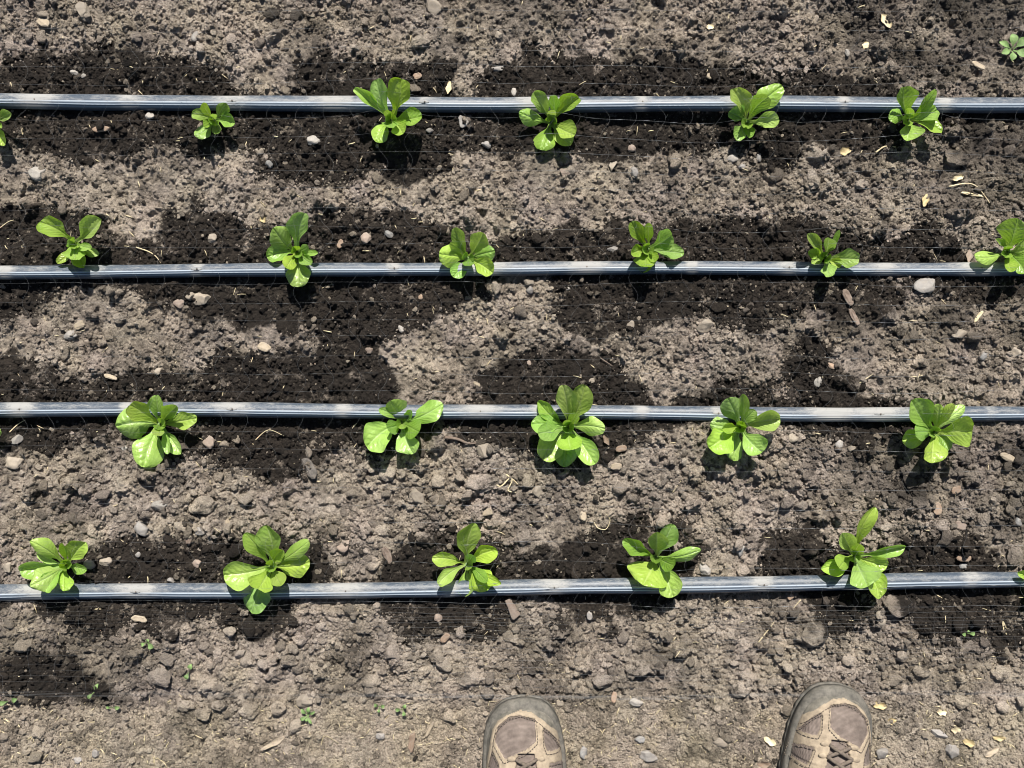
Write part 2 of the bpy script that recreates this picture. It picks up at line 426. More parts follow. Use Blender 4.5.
# ------------------------------------------------------------------ drip lines
def tube_mat():
    m, nt, b = new_mat('drip_tube_plastic')
    tc = N(nt, 'ShaderNodeTexCoord')
    at = N(nt, 'ShaderNodeAttribute', attribute_name='Col')
    sep = N(nt, 'ShaderNodeSeparateColor'); L(nt, at.outputs['Color'], sep.inputs[0])
    mp = N(nt, 'ShaderNodeMapping'); mp.inputs['Scale'].default_value = (1, 3.2, 3.2); L(nt, tc.outputs['Object'], mp.inputs[0])
    n1 = N(nt, 'ShaderNodeTexNoise', Scale=70.0, Detail=7.0, Roughness=.72); L(nt, mp.outputs[0], n1.inputs['Vector'])
    n2 = N(nt, 'ShaderNodeTexNoise', Scale=1100.0, Detail=2.0); L(nt, tc.outputs['Object'], n2.inputs['Vector'])
    # red channel = dried mud amount left by the emitters
    n4 = N(nt, 'ShaderNodeTexNoise', Scale=260.0, Detail=5.0, Roughness=.75); L(nt, mp.outputs[0], n4.inputs['Vector'])
    a = math_n(nt, 'ADD', math_n(nt, 'MULTIPLY', sep.outputs[0], .85), math_n(nt, 'ADD', math_n(nt, 'MULTIPLY', math_n(nt, 'SUBTRACT', n1.outputs[0], .5), 1.7), math_n(nt, 'MULTIPLY', math_n(nt, 'SUBTRACT', n4.outputs[0], .5), 1.1)))
    dust = ramp(nt, a, [(-.0, (.10, .10, .10)), (.2, (.28, .28, .28)), (.42, (.6, .6, .6)), (.7, (.95, .95, .95))])
    spk = ramp(nt, n2.outputs[0], [(.56, (0, 0, 0)), (.7, (1, 1, 1))])
    fac = math_n(nt, 'MINIMUM', math_n(nt, 'ADD', dust, math_n(nt, 'MULTIPLY', spk, .16)), .92)
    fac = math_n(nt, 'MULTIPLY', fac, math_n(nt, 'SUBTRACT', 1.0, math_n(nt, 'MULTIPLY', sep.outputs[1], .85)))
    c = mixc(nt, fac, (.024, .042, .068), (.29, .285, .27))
    c = mixc(nt, math_n(nt, 'MULTIPLY', sep.outputs[2], .75), c, (.62, .70, .78))  # blue channel = bright glint lines painted into the tube colour
    L(nt, c, b.inputs['Base Color'])
    L(nt, math_n(nt, 'MULTIPLY_ADD', fac, .4, .36), b.inputs['Roughness'])
    b.inputs['Specular IOR Level'].default_value = .35
    bp = N(nt, 'ShaderNodeBump', Strength=.25, Distance=.0008); L(nt, n1.outputs[0], bp.inputs['Height']); L(nt, bp.outputs[0], b.inputs['Normal'])
    return m
TM = tube_mat()
DUST = [[40, 135, 235, 335, 425, 535, 640, 735, 840, 940], [10, 100, 200, 300, 395, 485, 585, 690, 785, 880, 975],
        [25, 130, 235, 345, 480, 538, 640, 715, 830, 875, 985], [45, 140, 250, 347, 450, 553, 660, 760, 860, 965]]
EMIT = [[40, 235, 425, 640, 840], [200, 395, 585, 785, 975], [25, 235, 480, 715, 875], [140, 347, 553, 760, 965]]
LBL = ['dusty grey black drip tube of the top lettuce row, topmost of four',
       'dusty grey black drip tube just below the second lettuce row, second from top',
       'dusty grey black drip tube just above the third lettuce row, third from top',
       'dusty grey black drip tube along the bottom lettuce row nearest the shoes']
def tube_line(i, x):
    a, b, r = TUBES[i]
    px = 512 + x * PPM
    pyv = a + (b - a) * px / 1024 + 1.3 * math.sin(px / 210 + i * 2) + .5 * math.sin(px / 67 + i)
    return (384 - pyv) / PPM * (1 - .0072)
for i, (a, b, r) in enumerate(TUBES):
    nprof = 72; xs = np.arange(-1.9, 1.9, .006)
    V = []; C = []
    for x in xs:
        y = tube_line(i, x)
        rl = r * (1 + .03 * math.sin(x * 23 + i) + .02 * math.sin(x * 61))
        zc = .0065 + .0012 * math.sin(x * 9 + i) + .002
        px = 512 + x * PPM
        dd = max(math.exp(-((px - q) / (13 + 9 * math.sin(q))) ** 2) * (1.6 if q == 830 else .55 + .45 * math.sin(q * 1.7) ** 2) for q in DUST[i])
        for k in range(nprof):
            th = 2 * math.pi * k / nprof
            rr = 1.0
            # two extruded seam ridges along the upper face of the tube
            for ang in (math.radians(84), math.radians(64)):
                rr += .11 * math.exp(-((th - ang) / .05) ** 2)
            c, s = math.cos(th), math.sin(th)
            V.append((x, y - c * rl * rr, zc + s * rl * .86 * rr)); 
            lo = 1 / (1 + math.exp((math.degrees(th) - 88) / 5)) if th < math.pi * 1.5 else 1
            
            glint_ = max(math.exp(-((th - math.radians(84)) / .075) ** 2), math.exp(-((th - math.radians(64)) / .065) ** 2))  # painted highlight along both ridges, stored in the blue channel
            C.append((dd + .12 * (1 - lo), lo * (1 - .75 * dd), glint_ * (1 - .8 * min(1, dd))))
    n = len(xs); idx = np.arange(n * nprof).reshape(n, nprof)
    nxt = np.roll(idx, -1, axis=1)
    F = np.stack([idx[:-1], idx[1:], nxt[1:], nxt[:-1]], -1).reshape(-1, 4)
    root = empty('drip_line', (0, 0, 0)); tag(root, LBL[i], 'drip tube', 'drip lines running across the bed')
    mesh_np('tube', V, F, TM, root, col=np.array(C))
    for q in EMIT[i]:
        x = (q - 512) / PPM; y = tube_line(i, x)
        v, f = ICO[2]
        vv = v * np.array([.0060, .0020, .0009]) + np.array([x, y + .001, .0082 + r * .84])
        e = mesh_np('emitter', vv, f, TM, root, col=np.tile([.75, 0, 0], (len(v), 1)))
        vv = v * np.array([.0010, .0010, .0004]) + np.array([x + .001, y + .001, .0097 + r * .84])
        mesh_np('outlet', vv, f, M['char'], e)

# ------------------------------------------------------------------ lettuces
def leaf_mat():
    m, nt, b = new_mat('lettuce_leaf')
    uv = N(nt, 'ShaderNodeUVMap'); sx = N(nt, 'ShaderNodeSeparateXYZ'); L(nt, uv.outputs[0], sx.inputs[0])
    tc = N(nt, 'ShaderNodeTexCoord'); oi = N(nt, 'ShaderNodeObjectInfo')
    au = math_n(nt, 'ABSOLUTE', math_n(nt, 'SUBTRACT', sx.outputs[0], .5))
    n = N(nt, 'ShaderNodeTexNoise', Scale=160.0, Detail=3.0); L(nt, tc.outputs['Object'], n.inputs['Vector'])
    wob = math_n(nt, 'MULTIPLY', math_n(nt, 'SUBTRACT', n.outputs[0], .5), .16)
    t = math_n(nt, 'ADD', math_n(nt, 'SUBTRACT', sx.outputs[1], math_n(nt, 'MULTIPLY', au, .75)), wob)
    fr = math_n(nt, 'FRACT', math_n(nt, 'MULTIPLY', t, 7.0))
    tri = math_n(nt, 'ABSOLUTE', math_n(nt, 'SUBTRACT', fr, .5))       # 0 at the vein
    vein = ramp(nt, tri, [(.0, (1, 1, 1)), (.11, (0, 0, 0))])
    # narrowing midrib
    mw = math_n(nt, 'MULTIPLY_ADD', sx.outputs[1], -.055, .085)
    rib = math_n(nt, 'SUBTRACT', 1.0, math_n(nt, 'MINIMUM', math_n(nt, 'DIVIDE', au, mw), 1.0))
    pet = ramp(nt, sx.outputs[1], [(.08, (1, 1, 1)), (.3, (0, 0, 0))])
    hue = oi.outputs['Random']
    c0 = ramp(nt, hue, [(0, (.175, .32, .045)), (.5, (.265, .42, .058)), (1, (.35, .50, .095))])
    c1 = mixc(nt, math_n(nt, 'MULTIPLY', vein, .12), c0, (.46, .60, .16))
    c1 = mixc(nt, math_n(nt, 'MULTIPLY', rib, .55), c1, (.50, .62, .24))
    c1 = mixc(nt, math_n(nt, 'MULTIPLY', pet, .5), c1, (.45, .58, .18))
    n2 = N(nt, 'ShaderNodeTexNoise', Scale=60.0, Detail=2.0); L(nt, tc.outputs['Object'], n2.inputs['Vector'])
    c1 = mixc(nt, .35, c1, ramp(nt, n2.outputs[0], [(.3, (.18, .32, .04)), (.7, (.40, .53, .14))]))
    c1 = mixc(nt, 1.0, c1, oi.outputs['Color'], 'MULTIPLY')
    L(nt, c1, b.inputs['Base Color'])
    b.inputs['Roughness'].default_value = .33; b.inputs['Specular IOR Level'].default_value = .75
    n3_ = N(nt, 'ShaderNodeTexNoise', Scale=420.0, Detail=2.0); L(nt, tc.outputs['Object'], n3_.inputs['Vector'])
    ht = math_n(nt, 'ADD', math_n(nt, 'MULTIPLY', tri, .8), math_n(nt, 'MULTIPLY', n3_.outputs[0], .9))
    ht = math_n(nt, 'SUBTRACT', ht, math_n(nt, 'MULTIPLY', rib, .9))
    bp = N(nt, 'ShaderNodeBump', Strength=.55, Distance=.0012); L(nt, ht, bp.inputs['Height']); L(nt, bp.outputs[0], b.inputs['Normal'])
    tr = N(nt, 'ShaderNodeBsdfTranslucent'); hs = N(nt, 'ShaderNodeHueSaturation', Saturation=1.15, Value=1.5); L(nt, c1, hs.inputs['Color'])
    L(nt, hs.outputs[0], tr.inputs['Color']); L(nt, bp.outputs[0], tr.inputs['Normal'])
    mx = N(nt, 'ShaderNodeMixShader'); mx.inputs[0].default_value = .33
    L(nt, b.outputs[0], mx.inputs[1]); L(nt, tr.outputs[0], mx.inputs[2])
    L(nt, mx.outputs[0], nt.nodes['Material Output'].inputs[0])
    return m
LM = leaf_mat()
PLANTS = [
 # (label, centre, leaves (tip x, tip y, width px, tip height mm))
 ('lettuce seedling cut off by the left frame edge in the top row', (-6,121), [(11,113,10,30),(4,146,10,18),(-14,100,15,42),(-26,130,15,25),(2,128,7,34)]),
 ('smallest lettuce seedling, first whole one from the left under the top drip tube', (215,120), [(203,103,8,40),(226,103,14,38),(235,123,14,22),(192,114,12,26),(195,136,14,20),(217,134,9,24),(204,127,10,38),(214,114,6,44)]),
 ('third lettuce of the top row with an upright leaf pair and a brown leaf tip', (391,120), [(354,89,11,40),(376,80,17,42),(401,79,24,50),(422,116,20,22),(403,134,17,34),(376,142,17,16),(391,128,15,40),(385,111,7,46)]),
 ('lettuce third from the right in the top row, under strands of net', (551,122), [(534,92,15,42),(553,95,11,50),(579,98,18,46),(519,112,13,30),(575,135,20,38),(541,150,18,20),(571,145,18,12),(553,110,8,52)]),
 ('lettuce in the top row with one pale leaf reaching over tube to upper right', (747,123), [(733,89,22,46),(782,86,19,32),(768,97,17,52),(779,120,15,34),(729,112,15,18),(736,140,14,18),(750,138,10,12)]),
 ('rightmost lettuce of the top row with one narrow leaf pointing to the upper right', (908,120), [(904,87,19,46),(936,90,9,50),(937,110,16,28),(942,131,16,26),(889,114,14,22),(907,141,21,18),(909,108,9,52)]),
 ('leftmost lettuce of the second row with two broad upper leaves spread wide', (75,243), [(40,222,19,30),(101,219,22,34),(57,263,9,14),(75,260,18,42),(84,268,16,12),(99,255,8,18),(92,248,9,34),(67,243,9,46)]),
 ('lettuce in the second row whose lowest round leaf lies over the drip tube', (297,252), [(273,228,19,44),(304,213,21,44),(267,257,16,18),(286,268,13,40),(298,287,22,28),(312,264,12,38),(318,253,7,26),(308,246,9,48)]),
 ('lettuce in the second row casting dark shadow lobes on the tube below it', (468,258), [(454,228,13,46),(483,233,18,50),(439,254,19,34),(495,251,14,22),(493,273,17,34),(453,277,15,12),(469,266,11,44),(450,243,10,38)]),
 ('fourth lettuce of the second row with pale leaves leaning to the right', (648,249), [(631,222,14,44),(648,223,8,46),(672,235,19,42),(684,253,15,14),(631,254,12,32),(646,267,17,40),(642,273,13,8),(655,262,11,30)]),
 ('small lettuce in the second row with a thin needle like upright leaf', (825,258), [(807,234,13,44),(829,238,13,52),(839,230,5,50),(859,259,17,28),(829,277,14,34),(811,263,9,20),(808,252,10,22),(841,266,9,14)]),
 ('lettuce cut off by the right frame edge in the second row', (1007,252), [(1018,219,22,50),(975,257,12,20),(1012,272,14,40),(996,239,7,30),(1036,244,17,36),(1026,273,15,30),(1040,262,15,20)]),
 ('lettuce mostly beyond the left frame edge in the third row', (-32,430), [(1,431,12,24),(-50,410,18,40),(-30,398,18,42),(-60,440,20,20),(-26,458,18,20)]),
 ('big lettuce leftmost in the third row with dark folded upper left leaf', (160,424), [(156,395,14,30),(130,405,18,52),(116,426,27,24),(143,467,25,22),(197,418,16,26),(177,406,14,48),(181,454,14,18),(168,454,9,30),(159,436,11,44)]),
 ('lettuce in the third row with two broad pale lower leaves and wide right leaf', (402,423), [(390,401,19,38),(443,404,18,34),(367,447,29,30),(413,454,22,34),(419,432,18,50),(379,409,9,28),(411,410,8,26),(387,428,14,46)]),
 ('largest lettuce, in the middle of the third row, its two tallest leaves over the tube', (568,427), [(563,385,19,50),(585,385,21,50),(538,401,14,22),(531,424,18,28),(538,434,17,46),(542,459,26,18),(564,467,19,14),(571,450,24,42),(595,464,20,26),(605,429,16,38),(577,413,9,58),(566,420,8,50)]),
 ('lettuce rosette fourth from the left in the third row with crinkled heart', (740,427), [(728,398,20,46),(743,394,10,50),(755,410,11,28),(780,419,21,32),(762,452,22,34),(734,461,15,12),(709,448,25,32),(710,424,15,16),(722,429,11,34),(741,424,8,50)]),
 ('rightmost lettuce of the third row with one large dark glossy leaf to the right', (934,432), [(912,400,26,46),(940,404,16,40),(954,404,9,46),(965,406,11,22),(972,431,28,52),(902,440,17,16),(932,463,27,38),(949,450,13,20),(915,432,15,44)]),
 ('leftmost lettuce of the bottom row with long leaves fanned to the left', (66,565), [(30,541,13,42),(85,542,19,30),(20,571,18,18),(30,586,20,44),(44,590,18,34),(64,591,18,28),(87,570,11,18),(62,543,9,52),(37,553,9,18)]),
 ('large lettuce second in the bottom row with round left leaf and low leaf over tube', (271,566), [(266,525,25,42),(245,533,14,52),(224,575,27,24),(258,589,24,42),(251,612,25,16),(309,541,12,42),(310,562,21,18),(281,586,13,48),(283,550,14,54)]),
 ('lettuce in the middle of the bottom row with tall round upper leaf', (467,564), [(474,523,22,46),(497,550,18,24),(432,558,14,30),(438,584,13,44),(464,596,16,14),(488,590,22,38),(487,582,9,58),(501,584,10,42),(473,555,10,46)]),
 ('fourth lettuce of the bottom row with one very broad flat leaf at its lower left', (656,557), [(673,524,18,30),(657,532,20,52),(623,540,16,34),(643,585,33,42),(673,597,23,24),(674,566,16,44),(701,550,12,28)]),
 ('rightmost whole lettuce of the bottom row with tall leaf pointing straight up', (854,556), [(875,507,14,52),(842,533,16,42),(860,544,15,60),(905,547,13,34),(821,569,16,18),(868,586,28,46),(881,597,21,24),(887,566,17,30),(839,568,14,48)]),
 ('lettuce mostly beyond the right frame edge in the bottom row', (1040,584), [(1018,572,10,30),(1040,550,20,44),(1066,574,20,34),(1046,612,20,24),(1024,604,12,14)]),
]
def leaf_mesh(cx, cy, tx, ty, w, ht, z0, rnd, parent, origin, cup=None):
    nv_, nu_ = 29, 17
    ht = ht / 1000.
    L_ = math.hypot(tx - cx, ty - cy) / PPM
    d = Vector((tx - cx, -(ty - cy))); d.normalize() if d.length > 0 else None
    perp = Vector((d.y, -d.x))
    bend = rnd.uniform(-.09, .09)
    steep = ht / max(L_, .004)
    cupv = cup if cup is not None else rnd.choice((rnd.uniform(.4, .8), rnd.uniform(.7, 1.3), rnd.uniform(.6, 1.0), rnd.uniform(-.7, -.1)))
    droop = rnd.uniform(.05, .25) if steep < 1.3 else rnd.uniform(-.03, .08)
    ph = rnd.uniform(0, 6.28); ruf = rnd.uniform(.03, .10)
    V = []; UV = []
    wm_ = w / PPM
    blen = math.hypot(L_, ht)
    pet_end = .23 if L_ > .02 else .14
    fold = rnd.uniform(-.55, .55)
    tall = min(1, max(0, (steep - .55) / .8))
    for j in range(nv_):
        v = math.sin(j / (nv_ - 1) * math.pi / 2) ** .9
        # midrib: rises, then levels and droops
        s = v
        z = ht * ((1 - tall) * math.sin(min(1, s * 1.05) * math.pi / 2) ** .9 + tall * s ** 1.05) - droop * L_ * max(0, s - .55) ** 1.5 * 1.6 + .004 * s
        h = z0 + .002 + z
        px = cx + (tx - cx) * s + perp.x * bend * (tx and 1) * math.sin(s * math.pi) * L_ * PPM
        py = cy + (ty - cy) * s - perp.y * bend * math.sin(s * math.pi) * L_ * PPM
        P = W(px, py, h)
        # outline: narrow petiole then obovate blade
        if v < pet_end: wd = .16 + .06 * (v / pet_end)
        else:
            q = (v - pet_end) / (1 - pet_end)
            wd = .22 * (1 - q) ** .5 + .84 * (math.sin(math.pi * min(1, q ** 1.28)) ** (.46 + .55 * (1 - q)))
        if j == nv_ - 1: wd = .05
        hw = wd * wm_ / 2 * 1.06
        for i in range(nu_):
            u = i / (nu_ - 1) * 2 - 1
            edge = abs(u) ** 2
            zz = cupv * hw * edge * 1.0 + ruf * wm_ * edge * math.sin(v * 13 + ph + (2 if u > 0 else 0)) + fold * hw * u
            t_ = (v - .16 * abs(u)) * 8.5
            zz += .05 * wm_ * abs(math.sin(t_ * math.pi)) * (1 - edge * .6) * min(1, abs(u) * 4) * min(1, max(0, (v - .25) * 5)) - .05 * wm_ * math.exp(-(u / .10) ** 2)
            lat = u * hw * (1 - .12 * cupv * edge)
            ex = ruf * .35 * wm_ * edge * math.cos(v * 17 + ph * 2) * (1 if u > 0 else -1)
            V.append((P.x + perp.x * (lat + ex) - origin.x, P.y + perp.y * (lat + ex) - origin.y, P.z + zz - origin.z))
            UV.append((i / (nu_ - 1), v))
    F = [(j * nu_ + i, j * nu_ + i + 1, (j + 1) * nu_ + i + 1, (j + 1) * nu_ + i) for j in range(nv_ - 1) for i in range(nu_ - 1)]
    return mesh_np('leaf', V, F, LM, parent, uv=UV)
rl = random.Random(12)
for label, (cx, cy), leaves in PLANTS:
    p = W(cx, cy, .0); z0 = gflat(p.x, p.y)
    # slide the base so its crown stands at the pixel position
    o = W(cx, cy, z0)
    root = empty('lettuce', o)
    tag(root, label, 'lettuce', 'young lettuces planted in four rows')
    pt = rl.uniform(.9, 1.12)
    for (tx, ty, w, ht) in leaves:
        lf = leaf_mesh(cx, cy, tx, ty, w * 1.10, ht, z0, rl, root, o)
        g = pt * (rl.uniform(.88, 1.05) if ht > 42 else rl.uniform(.98, 1.22)); lf.color = (g * rl.uniform(.92, 1.12), g, g * rl.uniform(.8, 1.5), 1)
    # heart: a few tiny leaves and a short stem
    for k in range(4):
        a = rl.uniform(0, 6.28)
        leaf_mesh(cx, cy, cx + 6 * math.cos(a), cy + 6 * math.sin(a), 8, rl.uniform(24, 34), z0, rl, root, o, .7)
    v, f = tube([Vector((0, 0, -.006)), Vector((0, 0, .002)), Vector((0, 0, .007))], [.004, .0035, .002], 8)
    mesh_py('stem', v, f, M['weed'], root)

# ------------------------------------------------------------------ things lying on the soil
ROWP = {1: [], 2: [], 3: [], 4: []}
for label, (cx, cy), lv in PLANTS:
    if 0 <= cx <= 1024:
        ROWP[1 if cy < 200 else 2 if cy < 330 else 3 if cy < 500 else 4].append((cx, cy))
for k in ROWP: ROWP[k].sort()
ORD = ['first', 'second', 'third', 'fourth', 'fifth', 'sixth']
ROWN = {1: 'top', 2: 'second', 3: 'third', 4: 'bottom'}
def where(px, py):
    if py > 655:
        q = 'left of' if px < 480 else 'between' if px < 790 else 'right of'
        zone = 'the two shoes' if q == 'between' else 'the left shoe' if px < 480 else 'the right shoe'
        far = '' if q == 'between' else ('far ' if (px < 250 or px > 960) else '')
        return f'{far}{q} {zone}' + (' near the bottom frame edge' if py > 735 else ' by the net hem' if py < 705 else '')
    best = None
    for r, l in ROWP.items():
        for i, (x, y) in enumerate(l):
            d = math.hypot(px - x, (py - y) * 1.3)
            if best is None or d < best[0]: best = (d, r, i, x, y)
    d, r, i, x, y = best
    dx, dy = px - x, py - y
    v = 'above' if dy < 0 else 'below'
    if abs(dx) < 22: pos = v
    elif abs(dy) < 14: pos = 'left of' if dx < 0 else 'right of'
    else: pos = ('upper left of' if dx < 0 else 'upper right of') if dy < 0 else ('lower left of' if dx < 0 else 'lower right of')
    n = len(ROWP[r])
    pl = 'rightmost' if i == n - 1 else ORD[i]
    nr = 'close ' if d < 45 else ''
    return f'{nr}{pos} the {pl} lettuce of the {ROWN[r]} row'
used = {}
ROCKCACHE = {}
def place(kind, px, py, w, h, ang, mat, look, cat=None, zf=.55, grp=None):
    """w, h in photo pixels; ang degrees counter-clockwise"""
    p = W(px, py)
    if kind == 'leaf': w, h = w * .85, h * .8
    sx = w / PPM / 2; sy = h / PPM / 2
    z = gflat(p.x, p.y, min(sx, sy) * .8)
    sd = int(px * 7 + py * 13)
    a = math.radians(ang)
    if kind in ('pebble', 'clod', 'stone'):
        vc = None
        if kind == 'clod': v = rock_shape(4, sd, 9, .17, .55)
        elif kind == 'stone': v = rock_shape(3, sd, 10, .11, .42)
        else: v = rock_shape(3, sd, 7, .11, .55)
        zf_ = {'clod': .8, 'stone': .7, 'pebble': .75}[kind]
        v = v / np.abs(v).max(0)
        sz = min(sx, sy) * zf_
        v = v * np.array([sx, sy, sz])
        if kind == 'clod':
            wv = v + np.array([p.x, p.y, 0]); vc = soil_color(wv[:, 0], wv[:, 1]) * 1.12
            if mat == 'wetclod': vc = vc * .22
        o = mesh_np({'clod': 'soil_clod'}.get(kind, kind), v, ICO[4 if kind == 'clod' else 3][1], SOIL if kind == 'clod' else M[mat], col=vc)
        o.location = (p.x, p.y, z + sz * (.6 if kind == 'clod' else .45))
    elif kind == 'chip':
        r = random.Random(sd); n = 12; V = []
        outl = []
        for k in range(n):
            t = 2 * math.pi * k / n
            c, s = math.cos(t), math.sin(t)
            q = (abs(c) ** 3.2 + abs(s) ** 3.2) ** (-1 / 3.2) * r.uniform(.84, 1.05)
            outl.append((c * q * sx, s * q * sy))
        th = max(.0010, min(.0022, sy * .5))
        for lay, (zz, sc) in enumerate(((0, .92), (th * .35, 1), (th, .97), (th * 1.25, .8))):
            for (x, y) in outl: V.append((x * sc, y * sc, zz + .12 * abs(x) + r.uniform(-1, 1) * th * .12))
        F = [tuple(range(n - 1, -1, -1)), tuple(3 * n + k for k in range(n))]
        for lay in range(3):
            for k in range(n): F.append((lay * n + k, lay * n + (k + 1) % n, (lay + 1) * n + (k + 1) % n, (lay + 1) * n + k))
        o = mesh_py('wood_chip', V, F, M[mat], smooth=False)
        o.location = (p.x, p.y, z + .0018)
        o.rotation_euler = (r.uniform(-.25, .25), r.uniform(-.15, .15), a)
    elif kind == 'leaf':
        r = random.Random(sd); V = []; nu, nv = 7, 9
        cu = r.uniform(.2, .5); ph = r.uniform(0, 6)
        for side in (0, 1):
            for j in range(nv):
                t = j / (nv - 1); ww = math.sin(math.pi * (.04 + .92 * t)) ** .8 * (1 + .2 * math.sin(t * 11 + ph))
                for i in range(nu):
                    u = i / (nu - 1) * 2 - 1
                    V.append(((t * 2 - 1) * sx, u * sy * ww, cu * sy * u * u * ww + .25 * sx * (t - .5) ** 2 * math.sin(ph) + .0006 * math.sin(7 * t + u * 3 + ph) + side * .0004))
        F = []
        nn = nu * nv
        for j in range(nv - 1):
            for i in range(nu - 1):
                q = (j * nu + i, j * nu + i + 1, (j + 1) * nu + i + 1, (j + 1) * nu + i)
                F.append(q[::-1]); F.append(tuple(k + nn for k in q))
        for j in range(nv - 1):
            F.append((j * nu, (j + 1) * nu, (j + 1) * nu + nn, j * nu + nn)); F.append((j * nu + nu - 1, j * nu + nu - 1 + nn, (j + 1) * nu + nu - 1 + nn, (j + 1) * nu + nu - 1))
        o = mesh_py('dry_leaf', V, F, M[mat])
        o.location = (p.x, p.y, z + .0022); o.rotation_euler = (r.uniform(-.3, .3), r.uniform(-.2, .2), a)
    if kind in ('pebble', 'clod', 'stone'): o.rotation_euler = (0, 0, a)
    cat = cat or {'pebble': 'pebble', 'clod': 'soil clod', 'stone': 'stone', 'chip': 'wood chip', 'leaf': 'dry leaf'}[kind]
    noun = {'pebble': 'pebble', 'clod': 'clod of earth', 'stone': 'stone', 'chip': 'wood chip', 'leaf': 'dead leaf'}[kind]
    lab = f'{look} {noun} {where(px, py)}'
    used.setdefault(lab, []).append((px, py))
    tag(o, lab, cat, grp or {'pebble': 'pebbles on the soil', 'clod': 'large clods on the bed', 'stone': 'stones on the soil', 'chip': 'wood chips on the soil', 'leaf': 'dead leaves on the soil'}[kind])
    return o
